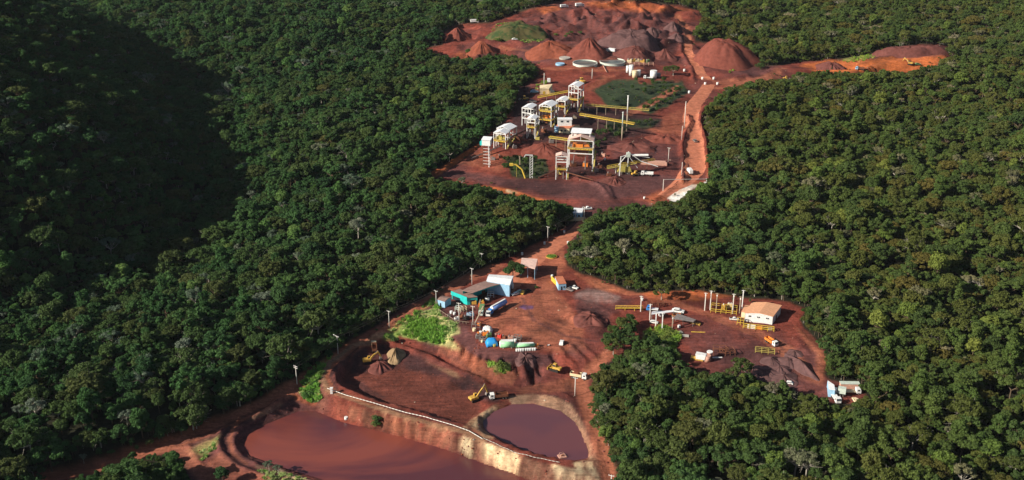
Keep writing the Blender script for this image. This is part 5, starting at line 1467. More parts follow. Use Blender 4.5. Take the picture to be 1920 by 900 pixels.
# ------------------------------------------------------------------ vehicles
def wheels(e, xs, y, r, w=.35):
    for x in xs:
        for s_ in (-1, 1):
            t = MB().cyl((x,s_*y-w/2,r), (x,s_*y+w/2,r), r, 14).build('wheel', M['dark'], e)
            MB().cyl((x,s_*y-w/2-.02,r), (x,s_*y+w/2+.02,r), r*.5, 10).build('rim', M['steel'], t)
def loft(m, prof, y):          # side profile (x,z) extruded across
    return m.prism([(x,-y,z) for x, z in prof], (0,2*y,0))
def car(px, py, yaw, c, label, kind='car', group=None, k=1.0):
    e = thing('parked_car' if kind != 'pickup' else 'pickup_truck', label, 'car' if kind != 'pickup' else 'pickup', G(px, py), yaw, group)
    e.scale = (k,)*3
    if kind == 'pickup':
        loft(MB(), [(-2.5,.45),(2.5,.45),(2.55,1.0),(1.3,1.15),(-2.5,1.15)], .88).build('body', M[c], e, .05)
        loft(MB(), [(-.6,1.15),(1.25,1.15),(.65,1.8),(-.4,1.8)], .78).build('cabin', M[c], e, .05)
        loft(MB(), [(-.5,1.2),(1.12,1.2),(.62,1.68),(-.36,1.68)], .80).build('side_window', M['glass'], e)
        MB().box(-1.6,0,1.17,1.6,1.4,.06).build('load_bed', M['dark'], e)
    else:
        loft(MB(), [(-2.1,.4),(2.1,.4),(2.12,.85),(1.1,1.0),(-1.9,1.05),(-2.12,.9)], .84).build('body', M[c], e, .05)
        loft(MB(), [(-1.7,1.0),(1.1,.98),(.5,1.5),(-1.3,1.52)], .74).build('cabin', M[c], e, .05)
        loft(MB(), [(-1.5,1.05),(.95,1.03),(.45,1.42),(-1.2,1.43)], .76).build('side_window', M['glass'], e)
    wheels(e, (-1.4, 1.4), .8, .34, .22)
    for s_ in (-.6, .6): MB().box(2.12,s_,.8,.06,.3,.16).build('headlight', M['white'], e)
    return e
def truck(px, py, yaw, cab, bed, label, kind='dump', group=None, L=8.0, load=None, k=1.0):
    e = thing('truck', label, 'truck', G(px, py), yaw, group); e.scale = (k,)*3
    MB().box(-.3,0,.95,L-.4,.9,.3).build('chassis', M['dark'], e)
    x1 = L/2
    loft(MB(), [(x1-2.2,.7),(x1,.7),(x1,1.9),(x1-.35,2.9),(x1-2.2,2.95)], 1.2).build('cab', M[cab], e, .06)
    MB().prism([(x1+.02,-1.0,1.95),(x1+.02,1.0,1.95),(x1-.31,1.0,2.75),(x1-.31,-1.0,2.75)], (.05,0,.02)).build('windscreen', M['glass'], e)
    for s_ in (-1,1): MB().box(x1-1.1,s_*1.2,2.25,1.0,.06,.7).build('side_window', M['glass'], e)
    bl = L - 2.6; bx = -L/2 + bl/2
    if kind == 'dump':
        b = MB(); b.box(bx,0,1.3,bl,2.4,.2)
        for s_ in (-1,1): b.box(bx,s_*1.15,1.95,bl,.12,1.3)
        b.box(bx-bl/2,0,1.95,.12,2.4,1.3); b.box(bx+bl/2,0,2.2,.12,2.4,1.8); b.build('tipper_body', M[bed], e)
        if load: MB().prism([(bx-bl*.45,-1.0,1.6),(bx+bl*.45,-1.0,1.6),(bx+bl*.2,-.6,2.75),(bx-bl*.2,-.6,2.75)], (0,1.8,0)).build('load', M[load], e)
    elif kind == 'flat':
        MB().box(bx,0,1.35,bl,2.5,.25).build('flatbed', M[bed], e)
        if load: MB().box(bx,0,1.9,bl*.7,1.8,.9).build('load', M[load], e)
    elif kind == 'box':
        MB().box(bx,0,2.6,bl,2.5,2.6).build('cargo_box', M[bed], e, .05)
    elif kind == 'tank':
        MB().cyl((bx-bl/2,0,2.6), (bx+bl/2,0,2.6), 1.45, 24).build('tank', M[bed], e, smooth_=True)
        MB().cyl((bx+bl/2,0,2.6), (bx+bl/2+.35,0,2.6), 1.44, 24, 1.0).build('tank_end', M['white'], e, smooth_=True)
        MB().bar((bx-bl/2,0,4.1), (bx+bl/2,0,4.1), .9, .15).build('catwalk', M['white'], e)
    wheels(e, (-L/2+1.0, -L/2+2.3, x1-1.1), 1.05, .5, .4)
    for s_ in (-.8,.8): MB().box(x1+.02,s_,1.1,.08,.35,.22).build('headlight', M['white'], e)
    return e
def excavator(px, py, yaw, label, k=1.0, reach=1.0, group='yellow excavators'):
    e = thing('excavator', label, 'excavator', G(px, py), yaw, group); e.scale = (k,)*3
    for s_ in (-1,1):
        t = loft(MB(), [(-1.9,.25),(-1.5,0),(1.5,0),(1.9,.25),(1.9,.65),(1.5,.9),(-1.5,.9),(-1.9,.65)], .3)
        t.V = [(x, y + s_*1.15, z) for x, y, z in t.V]; t.build('track', M['dark'], e)
    MB().cyl((0,0,.8), (0,0,1.1), .8, 14).build('turntable', M['steel'], e)
    loft(MB(), [(-2.3,1.1),(1.3,1.1),(1.3,1.7),(-.2,2.1),(-2.1,2.1),(-2.4,1.8)], 1.25).build('house', M['byellow'], e, .06)
    c = loft(MB(), [(.1,1.7),(1.5,1.5),(1.35,2.9),(.1,2.95)], .45); c.V = [(x,y+.75,z) for x,y,z in c.V]; c.build('cab', M['byellow'], e, .04)
    c = loft(MB(), [(.25,1.95),(1.4,1.8),(1.3,2.75),(.25,2.8)], .47); c.V = [(x,y+.75,z) for x,y,z in c.V]; c.build('cab_window', M['glass'], e)
    b = MB(); pts_ = [(1.0,1.6),(2.6,3.6),(5.0,4.6*reach+.2)]
    b.bar((pts_[0][0],-.2,pts_[0][1]), (pts_[1][0],-.2,pts_[1][1]), .45, .7); b.bar((pts_[1][0],-.2,pts_[1][1]), (pts_[2][0],-.2,pts_[2][1]), .42, .6)
    b.build('boom', M['byellow'], e)
    a = MB().bar((4.6,-.2,pts_[2][1]+.4), (6.1,-.2,1.9), .36, .5).build('stick', M['byellow'], e)
    MB().bar((1.6,-.2,1.6), (3.2,-.2,3.4), .18).bar((3.4,-.2,4.4), (4.7,-.2,pts_[2][1]+.7), .18).build('hydraulic_ram', M['steel'], e)
    loft(MB(), [(5.5,1.9),(6.3,2.0),(6.5,1.2),(5.9,.7),(5.2,1.0)], .6).build('bucket', M['steel'], e)
    return e
def loader(px, py, yaw, label, k=1.0, dozer=False):
    e = thing('bulldozer' if dozer else 'wheel_loader', label, 'bulldozer' if dozer else 'wheel loader', G(px, py), yaw); e.scale = (k,)*3
    loft(MB(), [(-2.9,.9),(.8,.9),(.8,1.6),(-.6,1.9),(-2.9,1.8)], .95).build('engine_body', M['byellow'], e, .06)
    loft(MB(), [(-.9,1.7),(.7,1.6),(.6,3.1),(-.8,3.1)], .75).build('cab', M['byellow'], e, .05)
    loft(MB(), [(-.75,2.0),(.62,1.95),(.53,2.85),(-.65,2.85)], .77).build('cab_window', M['glass'], e)
    if dozer:
        for s_ in (-1,1):
            t = loft(MB(), [(-2.4,.3),(-1.9,0),(1.4,0),(1.9,.3),(1.9,.8),(-2.0,1.1)], .3); t.V = [(x,y+s_*1.2,z) for x,y,z in t.V]; t.build('track', M['dark'], e)
        MB().box(2.5,0,.75,.25,3.6,1.4).build('blade', M['byellow'], e)
    else:
        wheels(e, (-2.0, 1.3), 1.1, .8, .55)
        loft(MB(), [(2.6,.3),(3.9,.3),(4.1,.6),(3.0,1.4),(2.6,1.3)], 1.35).build('bucket', M['steel'], e)
    for s_ in (-1,1): MB().bar((.6,s_*.7,1.3), (2.7,s_*.7,.8), .22, .3).build('lift_arm', M['byellow'], e)
    return e
# trucks and cars: the lower works
truck(932, 582, 232, 'blue', 'tankshade', 'long tanker truck with a bright blue cab parked in the main yard', 'tank', L=13.5)
truck(949, 546, 215, 'white', 'white', 'white box truck parked at the end of the open workshop', 'box', L=8)
car(966, 553, 215, 'white', 'white car beside the box truck, nearer the tanker')
car(973, 549, 215, 'palegreen', 'silver car between the white car and the yellow pickup')
car(981, 550, 250, 'byellow', 'yellow and orange pickup at the end of the car row', 'pickup')
car(989, 548, 215, 'dark', 'dark car in the shade of the white-roofed building')
truck(917, 590, 262, 'white', 'dark', 'small white truck facing the camera below the tanker', 'flat', L=6.5)
truck(903, 588, 265, 'palegreen', 'dgreen', 'truck with a dull green load beside the small white truck', 'box', L=7.5)
car(1076, 541, -35, 'white', 'white pickup behind the blue hut', 'pickup')
car(1068, 545, -35, 'steel', 'dusty grey car in the shade of the blue hut')
car(1053, 645, 80, 'white', 'white car standing alone at the edge of the main yard', k=1.15)
excavator(890, 751, 32, 'excavator with raised boom at the right rim of the upper basin', k=1.12, reach=1.25)
excavator(690, 680, 18, 'excavator digging at the left end of the upper basin', k=1.08)
truck(935, 747, 190, 'white', 'rust', 'dusty truck with a white cab beside the raised excavator', 'dump', L=8.5)
truck(702, 655, 100, 'cream', 'rust', 'orange-brown dump truck in the shadow behind the left excavator', 'dump', L=8.5)
truck(1085, 709, -20, 'white', 'cream', 'white truck on the track above the small pond', 'dump', L=8, load='ore_orange')
loader(1040, 694, 150, 'yellow bulldozer on the churned slope below the white car', dozer=True, k=1.15)
e = thing('motorcycle', 'motorcycle parked left of the lone white car', 'motorcycle', G(1029, 649), 10)
for x in (-.7,.7): MB().cyl((x,-.08,.33), (x,.08,.33), .33, 14).build('wheel', M['dark'], e)
loft(MB(), [(-.9,.75),(-.2,.7),(.3,.95),(.5,.8),(.1,.45),(-.4,.45)], .16).build('body', M['white'], e); MB().bar((.45,-.35,1.05), (.45,.35,1.05), .06).build('handlebar', M['steel'], e)
truck(1446, 645, -62, 'white', 'orange', 'white truck with an orange load in the right yard', 'dump', L=8, k=.95)
truck(1594, 738, 0, 'white', 'cream', 'flatbed truck parked beside the forest in the lower right corner of the yard', 'flat', L=9, load=None)
truck(1567, 751, -86, 'white', 'white', 'white truck nose-on to the camera, half hidden by bushes', 'flat', L=7)
truck(1572, 740, 160, 'white', 'palegreen', 'white truck wedged between the blue box shed and the flatbed', 'box', L=6)
e = thing('container', 'long pale container with a pink side behind the flatbed truck', 'container', G(1592, 727), -2)
MB().box(0,0,1.3,8.5,2.4,2.4).build('box', M['pink'], e); MB().box(0,0,2.6,8.7,2.6,.2).build('roof', M['palegreen'], e)
car(1605, 755, 95, 'cream', 'cream pickup at the right end of the truck group', 'pickup', k=1.1)
e = car(1271, 586, -18, 'white', 'white van parked beyond the long metal roof', k=1.5)
car(1376, 600, -10, 'white', 'small white pickup below the yellow enclosure', 'pickup', k=.9)
car(1478, 720, 160, 'white', 'white car half hidden by trees at the lower rim of the yard')
# the plant and upper mine
truck(1293, 325, 96, 'white', 'white', 'white truck driving down the haul road above the gantry', 'box', L=9, k=.95)
car(1303, 266, 100, 'steel', 'dark pickup on the haul road near its right ditch', 'pickup', k=1.2)
truck(1213, 329, 170, 'white', 'white', 'white and blue truck parked right of the crusher', 'dump', L=8.5)
loader(1192, 329, 20, 'yellow wheel loader between the crusher and the white truck', k=1.1)
car(1101, 393, 10, 'white', 'white pickup behind the gatehouse roof', 'pickup', k=1.2)
loader(1031, 103, 10, 'tiny yellow loader at the foot of the broad low heap', k=1.2)
loader(1090, 156, 120, 'yellow loader on the terrace right behind the tallest tower', k=1.6)
truck(1145, 98, 150, 'white', 'white', 'white truck in the gap between the tall red and the flat grey heap', 'box', L=9)
truck(1058, 15, 20, 'white', 'white', 'left one of two white trucks at the top edge of the mine', 'box', L=9)
truck(1087, 13, 20, 'white', 'white', 'right one of two white trucks at the top edge of the mine', 'box', L=9, k=1.1)
truck(890, 43, 10, 'white', 'white', 'white truck at the forest edge left of the grassy mound', 'box', L=9)
car(965, 75, 10, 'white', 'small white car below the grassy mound', k=1.3)
car(1002, 174, 0, 'sky', 'pale blue car left of the cream house', k=1.6); car(999, 192, 0, 'steel', 'grey car below the short yellow conveyor', k=1.4)
loader(983, 188, 180, 'dusty yellow loader near the forest left of the yellow conveyor', k=1.2)
truck(1029, 155, 90, 'white', 'white', 'white truck above the cream house', 'box', L=7)
excavator(1706, 121, 150, 'yellow excavator on the purple mound at the far right strip', k=1.15)
car(1720, 122, 10, 'dgreen', 'dark jeep right of the far excavator', k=1.4)
truck(1612, 131, 170, 'sky', 'rust', 'pale blue truck among rubble in the orange strip', 'dump', L=8)
loader(1474, 149, 0, 'small yellow loader at the near end of the orange strip', k=1.0)
truck(1215, 148, 170, 'white', 'white', 'low white truck right of the white silo group', 'flat', L=8)

# ------------------------------------------------------------------ tanks, drums, frames, scrap
def drum(px, py, r, h, m, label, name='drum', cat='drum', group=None):
    e = thing(name, label, cat, G(px, py), 0, group)
    MB().cyl((0,0,-.1), (0,0,h), r, 16).build('body', M[m], e, smooth_=True)
    MB().cyl((0,0,h), (0,0,h+.08), r*1.04, 16).build('lid', M[m], e)
    b = MB()
    for z in (.33, .66): b.cyl((0,0,h*z-.03), (0,0,h*z+.03), r*1.04, 16)
    b.build('hoop', M[m], e)
    return e
for x, y, lb in [(1058,437,'white marker drum on the left side of the road below the gatehouse'),(1021,458,'white marker drum at the forest edge beside the road pole'),(1065,457,'white marker drum right of the road before the flower bed'),
   (979,478,'white marker drum left of the pink-roofed shed'),(1035,520,'white marker drum at the corner of the blue hut'),(1317,149,'white marker drum at the left of the junction below the big heap'),(1338,149,'white marker drum at the right of the junction below the big heap'),
   (1322,159,'lower left marker drum of the junction below the big heap'),(1345,159,'lower right marker drum of the junction below the big heap'),(1292,175,'white marker drum on the green slope left of the haul road'),(1208,373,'white drum on the tip of the plant yard'),
   (1204,547+17,'white drum on the bank above the dark tree clump'),(971,171,'white drum in the shade at the forest edge left of the cream house'),(1283,134,'white drum left of the haul road above the junction'),(1134,300,'white drum left of the crusher')]:
    drum(x, y, .95 if y < 300 else .62, 2.1 if y < 300 else 1.4, 'white', lb, 'marker_drum', 'drum', 'white marker drums')
# small white drums built in place of an unreadable row of lettering
rowx = [969,973,977,981,986,990,994]; 
for k, x in enumerate(rowx + [999, 1003]):
    drum(x, 658.5 - (x - 969) * .05, .55, 1.15, 'white', ['first','second','third','fourth','fifth','sixth','seventh','eighth','ninth'][k] + ' from the left of the white drums built for unreadable lettering', 'lettering_drum', 'drum', 'white drums built for unreadable lettering below the green tanks')
p = G(951, 651); e = thing('fuel_tank', 'fat pale green and white tank lying at the yard edge', 'tank', p, 3)
MB().cyl((-3.4,0,1.8), (3.4,0,1.8), 1.75, 26).build('shell', M['green'], e, smooth_=True); MB().bar((-3.0,.3,3.50), (3.0,.3,3.50), 2.0, .22).build('white_top', M['white'], e)
for x in (-2,2): MB().box(x,0,.2,.5,2.6,.9).build('saddle', M['concrete'], e)
MB().cyl((-3.4,0,1.8), (-3.7,0,1.8), 1.7, 26, 1.2).build('end_cap', M['white'], e)
p = G(984, 651); e = thing('fuel_tank', 'long thin pale green and white tank right of the fat one', 'tank', p, 3)
MB().cyl((-4.8,0,1.2), (4.8,0,1.2), 1.05, 22).build('shell', M['green'], e, smooth_=True); MB().bar((-4.0,.15,2.2), (4.2,.15,2.2), 1.1, .18).build('white_top', M['white'], e)
for x in (-3,3): MB().box(x,0,.1,.5,1.8,.6).build('saddle', M['concrete'], e)
# blue tarpaulin over a machine
p = G(922, 645); V = []; n = 12; rr_ = random.Random(4)
def cover(name, px, py, w, d, h, m, label, cat, seed):
    rr = random.Random(seed); V = []; n = 9
    for i in range(n):
        for j in range(n):
            u, v = i/(n-1)*2-1, j/(n-1)*2-1
            ed = max(abs(u), abs(v)); z = h*(1-.25*u*u-.2*v*v) * (1 if ed < .95 else .12) + rr.uniform(-.12,.12)*h
            V.append((u*w/2*(1+.1*rr.random()), v*d/2*(1+.1*rr.random()), z if ed < .95 else max(.02, z-.1)))
    me = mesh_np(name, np.array(V), grid_faces(n, n)); me.materials.append(M[m])
    o = bpy.data.objects.new(name, me); COL.objects.link(o); so = o.modifiers.new('thick', 'SOLIDIFY'); so.thickness = .06
    return tagm(o, label, cat, G(px, py), rr.uniform(-25,25))
cover('tarpaulin', 922, 646, 5.6, 5.0, 3.0, 'tarp', 'bright blue tarpaulin draped over scrap left of the green tank', 'tarpaulin', 4)
cover('tarpaulin', 914, 622, 4.6, 4.2, 2.8, 'white', 'white sheet over a machine at the top of the scrap row', 'tarpaulin', 5)
def scrap_frame(px, py, w, d, h, m, label, yaw=0, name='steel_frame', cat='steel frame', bays=2, th=.22, group=None):
    e = thing(name, label, cat, G(px, py), yaw, group); n = bays
    for i in range(n+1):
        for y in (-d/2, d/2): MB().bar((-w/2+w*i/n,y,-.3), (-w/2+w*i/n,y,h), th).build('upright', M[m], e)
    b = MB()
    for z in (h*.5, h):
        for y in (-d/2, d/2): b.bar((-w/2,y,z), (w/2,y,z), th*.9)
        for i in range(n+1): b.bar((-w/2+w*i/n,-d/2,z), (-w/2+w*i/n,d/2,z), th*.9)
    b.build('rails', M[m], e)
    return e
scrap_frame(1349, 663, 6, 4, 3.4, 'rust', 'rusty orange square frame in the right yard', -6)
scrap_frame(1366, 663, 5, 4, 2.4, 'rust', 'low heap-like rusty frame right of the orange one', 12)
scrap_frame(1434, 660, 9, 3.4, 1.6, 'olive', 'yellow frame lying beside the white and orange truck', -12, bays=3, th=.2)
scrap_frame(1357, 583, 13, 7, 2.2, 'yellow', 'yellow tubular enclosure among the substation poles', -14, 'enclosure', 'enclosure', 5, .2)
MB_ = scrap_frame(1422, 617, 15, 2.0, 1.8, 'yellow', 'yellow loading frame along the front of the orange-roofed house', -14, 'loading_frame', 'steel frame', 5, .24)
MB().box(-3.5,0,.9,4,1.6,1.4).build('crate', M['white'], MB_); MB().box(.5,0,.8,3.5,1.6,1.2).build('tool_box', M['orange'], MB_)
scrap_frame(1388, 607, 3.2, 3, 2.8, 'yellow', 'small yellow cage at the left corner of the orange-roofed house', -14)
scrap_frame(1304, 608, 4.6, 1.2, .8, 'byellow', 'yellow rack lying in the yard right of the poles', -32)
e = thing('transformer', 'cream transformer box beside the yellow enclosure', 'transformer', G(1368, 577), -14)
MB().box(0,0,1.2,2.6,1.8,2.4).build('case', M['cream'], e, .05)
for x in (-.6,.6): MB().cyl((x,0,2.4), (x,0,3.1), .15, 8).build('bushing', M['white'], e)
e = thing('transformer', 'yellow transformer in the middle of the yellow enclosure', 'transformer', G(1356, 580), -14)
MB().box(0,0,1.2,2.0,1.8,2.8).build('case', M['byellow'], e, .05); MB().cyl((0,0,2.6), (0,0,3.4), .2, 8).build('bushing', M['white'], e)
o = MB().box(0,0,.55,1.6,1.3,1.2).build('crate', M['white'], None, .05); tagm(o, 'small white crate at the right front corner of the orange-roofed house', 'crate', G(1444,619), 10)
e = thing('mixer_tank', 'white hopper tank beside a pinkish drum in the right yard', 'tank', G(1315, 675), -20)
loft(MB(), [(-2.4,.9),(1.8,.9),(2.2,3.2),(-2.8,3.4)], 1.5).build('tank', M['white'], e, .1); MB().box(-2,0,.5,6,2.4,.9).build('skid', M['byellow'], e)
drum(1326, 677, 1.5, 3.0, 'pink', 'fat pinkish drum leaning against the white hopper tank', 'storage_drum')
e = thing('conical_hopper', 'small white cone hopper behind the pinkish drum', 'hopper', G(1330, 672)); MB().cyl((0,0,.6), (0,0,3.4), .4, 14, 1.4).build('cone', M['pink'], e); MB().cyl((0,0,3.4),(0,0,3.8),1.45,14).build('rim', M['white'], e)
o = MB().box(0,0,.2,4.6,.6,.4).build('steel_beam', M['white']); tagm(o, 'white steel beam lying right of the pinkish drum', 'beam', G(1345,671), 4)
o = MB().box(0,0,.15,7,.3,.3).build('steel_beam', M['yellow']); tagm(o, 'thin yellow beam lying right of the grassy knoll', 'beam', G(1309,623), -4)
# stacked panels near the knoll
for x, y, w, yaw, lb in [(1268,628,3.8,5,'pale sheet nearest the grassy knoll'),(1273,624,3.6,20,'pale sheet at the top of the loose sheets by the knoll'),(1285,630,3.4,-12,'pale sheet at the right of the loose sheets by the knoll')]:
    o = MB().box(0,0,.22,w,2.2,.3).build('metal_sheet', M['concrete']); tagm(o, lb, 'metal sheet', G(x,y), yaw, 'loose pale sheets by the grassy knoll')
span('pipe_rack', 'yellow pipe rack running left from the yard poles', 'pipe rack', (1154,580,577), (1205,583,577), .7, 'yellow', 'byellow', (0,.35,.7,1), 'yellow', .3)
scrap_frame(1228, 573, 9, 3, 2.2, 'rust', 'rusty machine frame behind the long metal roof', 6, bays=3)
truck(1223, 583, 165, 'blue', 'white', 'blue-cabbed truck under the poles above the knoll', 'flat', L=6)
car(1226, 606, -20, 'white', 'white car between the poles above the knoll')
scrap_frame(1268, 596, 4, 3, 2.0, 'orange', 'orange frame below the white van', 0)
drum(1266, 592, .8, 1.6, 'cream', 'cream drum under the end of the long metal roof')
drum(1239, 592, 1.2, 1.6, 'white', 'white water drum under the long metal roof')
drum(1273, 614, .7, 1.2, 'white', 'small white drum left of the loose sheets')
# scrap row below the teal building and along the yard edge
import itertools
SCR = [  # kind, px, py, size, material, label
 ('d',846,588,.7,'white','white drum at the foot of the pale blue shed'),('d',852,590,.65,'white','second white drum right of the pale blue shed'),
 ('f',860,582,3.2,'palegreen','pale machine frame in the dark yard below the teal wall'),('f',868,584,3.4,'cream','cream twisted frame right of the tall white pole'),
 ('c',864,596,2.6,'rust','rusty container behind the tall white pole'),('c',842,594,1.8,'steel','grey crate left of the tall white pole'),('c',856,600,2.2,'white','white crate at the foot of the tall white pole'),
 ('c',874,599,2.6,'dark','dark blue-black machine block between the two poles'),('f',882,594,3,'sky','pale blue frame beside the yard-edge pole'),('c',879,591,1.6,'white','white box between the two scrap poles'),
 ('c',889,570,2.6,'byellow','yellow machine in front of the teal doorway'),('c',903,569,2.4,'byellow','yellow compressor right of the teal workshop'),('c',903,575,3.2,'orange','orange skid in front of the green-loaded truck'),
 ('c',848,552,1.5,'palegreen','small pale tank on the teal wall'),('c',914,563,2.2,'white','white box behind the blue cab'),('c',889,552,1.6,'byellow','yellow object under the eave of the open workshop'),
 ('c',938,551,2.0,'byellow','yellow forklift-like block at the box truck'),('f',920,556,3.4,'white','white steel trestle in the open workshop'),
 ('c',895,545,3.0,'rust','rusty engine block inside the open workshop'),('c',905,549,2.6,'rust','rusty casting on the workshop floor'),('c',925,549,2.2,'steel','grey machine near the workshop trestle'),
 ('d',889,621,.8,'cream','cream drum at the upper left of the scrap row'),('f',892,616,4.2,'steel','dark frame at the very top of the scrap row'),('d',897,627,.6,'orange','small orange drum in the scrap row'),
 ('d',901,626,.7,'white','white drum in the middle of the scrap row'),('c',911,629,3.0,'orange','orange-brown machine below the white sheet'),('c',917,632,2.6,'dgreen','olive machine above the blue tarpaulin'),
 ('c',897,634,2.8,'steel','dark grey block left of the blue tarpaulin'),('f',905,640,3.0,'steel','dark bent frame left of the blue tarpaulin'),('d',904,642,.6,'cream','cream drum at the lower edge of the scrap row'),
 ('d',927,650,.7,'olive','olive drum under the right side of the blue tarpaulin'),('c',899,610,2.0,'orange','orange block beside the yard-edge pole foot'),('c',937,633,2.2,'red','bright red box right of the blue tarpaulin'),
 ('d',929,630,.55,'pink','pinkish drum left of the red box'),('c',957,636,2.4,'pink','pink-white crate behind the fat green tank'),('d',966,641,.7,'white','white drum at the joint of the two green tanks'),
 ('f',970,638,3.6,'steel','dark arched frame behind the green tanks'),('c',1006,650,1.8,'orange','orange scrap right of the thin green tank'),('c',1010,653,1.3,'rust','rusty scrap beside the orange piece'),
 ('c',945,634,2.0,'rust','rusty gear housing behind the fat green tank'),('c',908,618,1.5,'blue','small blue part left of the white sheet'),
]
def scrap_block(px, py, s_, m, label, seed):
    rr = random.Random(seed); e = thing('machine_part', label, 'scrap', G(px, py), rr.uniform(-40, 40))
    MB().box(0,0,s_*.32,s_,s_*.62,s_*.66).build('housing', M[m], e, s_*.06)
    MB().cyl((-s_*.25,0,s_*.6), (-s_*.25,0,s_*.95), s_*.16, 12).build('flange', M['steel'], e)
    MB().box(s_*.3,0,s_*.72,s_*.3,s_*.4,s_*.22).build('cover', M[m], e)
    return e
for k, (t, x, y, s_, m, lb) in enumerate(SCR):
    if t == 'd': drum(x, y, s_, s_*2, m, lb)
    elif t == 'c': scrap_block(x, y, s_, m, lb, k)
    else: scrap_frame(x, y, s_, s_*.7, s_*.7, m, lb, (k*37) % 60 - 30, bays=2, th=.2)
e = thing('inclined_conveyor', 'thin slanting conveyor leaning up between the scrap poles', 'conveyor', G(889, 609), 0)
MB().bar((0,0,0), (4.5,8,6.5), .5, .3).build('boom', M['wood'], e); MB().bar((2.4,4.2,-.3), (2.4,4.2,3.4), .2).build('prop', M['steel'], e)
# edge fence of the yard
fp = [(822,583),(835,592),(848,601),(862,606),(880,608)]
e = thing('yard_fence', 'low wooden rail fence along the top of the grass bank', 'fence', G(*fp[0]))
o0 = G(*fp[0]); Q = [G(*q) - o0 for q in fp]; r = MB()
for a, b in zip(Q[:-1], Q[1:]):
    r.bar(a + Vector((0,0,1.2)), b + Vector((0,0,1.2)), .12)
    for k in range(3):
        q = a.lerp(b, k/3); MB().bar(q - Vector((0,0,.4)), q + Vector((0,0,1.3)), .18).build('post', M['wood'], e)
r.build('rail', M['wood'], e)
# white pipe along the dam crest
line = [(614,731),(650,744),(700,758),(760,776),(800,785),(850,800),(880,811),(905,826)]
ps = [G(*q) for q in line]; o0 = ps[0]; b = MB()
for u, v in zip(ps[:-1], ps[1:]):
    k = max(1, int((v-u).length/1.6))
    for i in range(k):
        a_, b_ = u.lerp(v, i/k), u.lerp(v, (i+1)/k)
        a_.z = float(ground_z(a_.x, a_.y)) + .8; b_.z = float(ground_z(b_.x, b_.y)) + .8
        b.cyl(a_ - o0, b_ - o0, .17, 8)
tagm(b.build('tailings_pipe', M['pole'], smooth_=True), 'long white pipe lying along the crest of the dam', 'pipe', o0)
line = [(905,822),(950,842),(1000,858),(1050,868)]
ps = [G(*q) for q in line]; o0 = ps[0]; b = MB()
for u, v in zip(ps[:-1], ps[1:]):
    k = max(1, int((v-u).length/1.6))
    for i in range(k):
        a_, b_ = u.lerp(v, i/k), u.lerp(v, (i+1)/k)
        a_.z = float(ground_z(a_.x, a_.y)) + .3; b_.z = float(ground_z(b_.x, b_.y)) + .3
        b.cyl(a_ - o0, b_ - o0, .13, 8)
tagm(b.build('tailings_pipe', M['concrete'], smooth_=True), 'thin grey pipe between the dam crest and the small pond', 'pipe', o0)
e = thing('pump_box', 'white pump box at the left end of the dam pipe', 'pump', G(622, 737))
MB().box(0,0,1.2,1.1,1.1,2.8).build('case', M['white'], e, .05); MB().box(0,0,2.7,1.4,1.4,.2).build('lid', M['white'], e)
drum(649, 786, .8, 1.1, 'white', 'white drum lying low on the dam face', 'drum')
e = thing('pump_raft', 'brown wooden pump raft in the lower corner of the small pond', 'raft', Vector(unproj(1054, 856, -9.45) + (-9.45,)), 20)
MB().box(0,0,.15,3.4,2.8,.4).build('deck', M['pink'], e); scr = MB()
for x in (-1.3,1.3):
    for y in (-1.1,1.1): scr.bar((x,y,.3), (x*.6,y*.6,1.6), .15)
scr.bar((-.8,-.7,1.6), (.8,-.7,1.6), .14).bar((-.8,.7,1.6), (.8,.7,1.6), .14); scr.build('frame', M['pink'], e); MB().cyl((-.5,0,.35), (.6,0,.35+.5), .35, 12).build('pump', M['rust'], e)
# flower bed, silos, far equipment
p = G(1034, 482); e = thing('flower_bed', 'oval flower bed with a yellow kerb in the middle of the road', 'flower bed', p)
n = 36; V = [] ; F = []
for z, k in ((-.3,1),(.6,1),(.6,.9),(-.1,.9)):
    for i in range(n): t = 2*math.pi*i/n; V.append((3.3*k*math.cos(t), 2.9*k*math.sin(t), z))
for l in range(3):
    for i in range(n): F.append((l*n+i, l*n+(i+1)%n, (l+1)*n+(i+1)%n, (l+1)*n+i))
MB().add(V, F).build('kerb', M['byellow'], e)
b = MB()
for k in range(260):
    t = random.Random(k).random()*6.28; q = math.sqrt(random.Random(k+999).random())*2.7; x, y = q*math.cos(t), q*.85*math.sin(t); a = random.Random(k+5).random()*3
    b.add([(x-.25*math.cos(a),y-.25*math.sin(a),.3),(x+.25*math.cos(a),y+.25*math.sin(a),.3),(x+.1,y+.1,1.1+.3*math.sin(k))], [(0,1,2)])
b.build('flowers', mat('bright_leaves', (.14,.26,.04), .9, .1, 0, .3, 1), e)
for x, y, r, h, m, lb in [(1177,136,1.6,6,'white','small white silo at the left of the silo group'),(1183,141,1.8,9,'white','tall white silo in the silo group'),(1190,145,2.2,6,'cream','fat cream silo in the silo group'),(1197,142,1.8,5,'white','short white silo at the right of the silo group'),
    (1225,146,3.0,6.5,'white','round white tank right of the silo group'),(1234,145,2.2,3.5,'steel','low grey tank beside the round white tank'),(1050,122,4.0,1.6,'sky','low pale blue tank left of the settling tanks'),(1059,111,5.0,1.6,'concrete','low grey round tank above the pale blue one')]:
    drum(x, y, r, h, m, lb, 'silo', 'silo', 'white silos and tanks of the upper terrace')
for x, y, m, lb in [(1180,118,'cream','cream machine at the left of the equipment row right of the settling tanks'),(1187,118,'byellow','yellow machine second in the equipment row'),(1194,118,'cream','cream machine in the middle of the equipment row'),(1204,119,'byellow','bright yellow machine at the right of the equipment row'),(1214,119,'dgreen','dark green machine ending the equipment row')]:
    scrap_block(x, y, 4.4, m, lb, int(x))
scrap_frame(1198, 122, 26, 4, 2.2, 'pink', 'pinkish low rack under the equipment row', 0, bays=6)
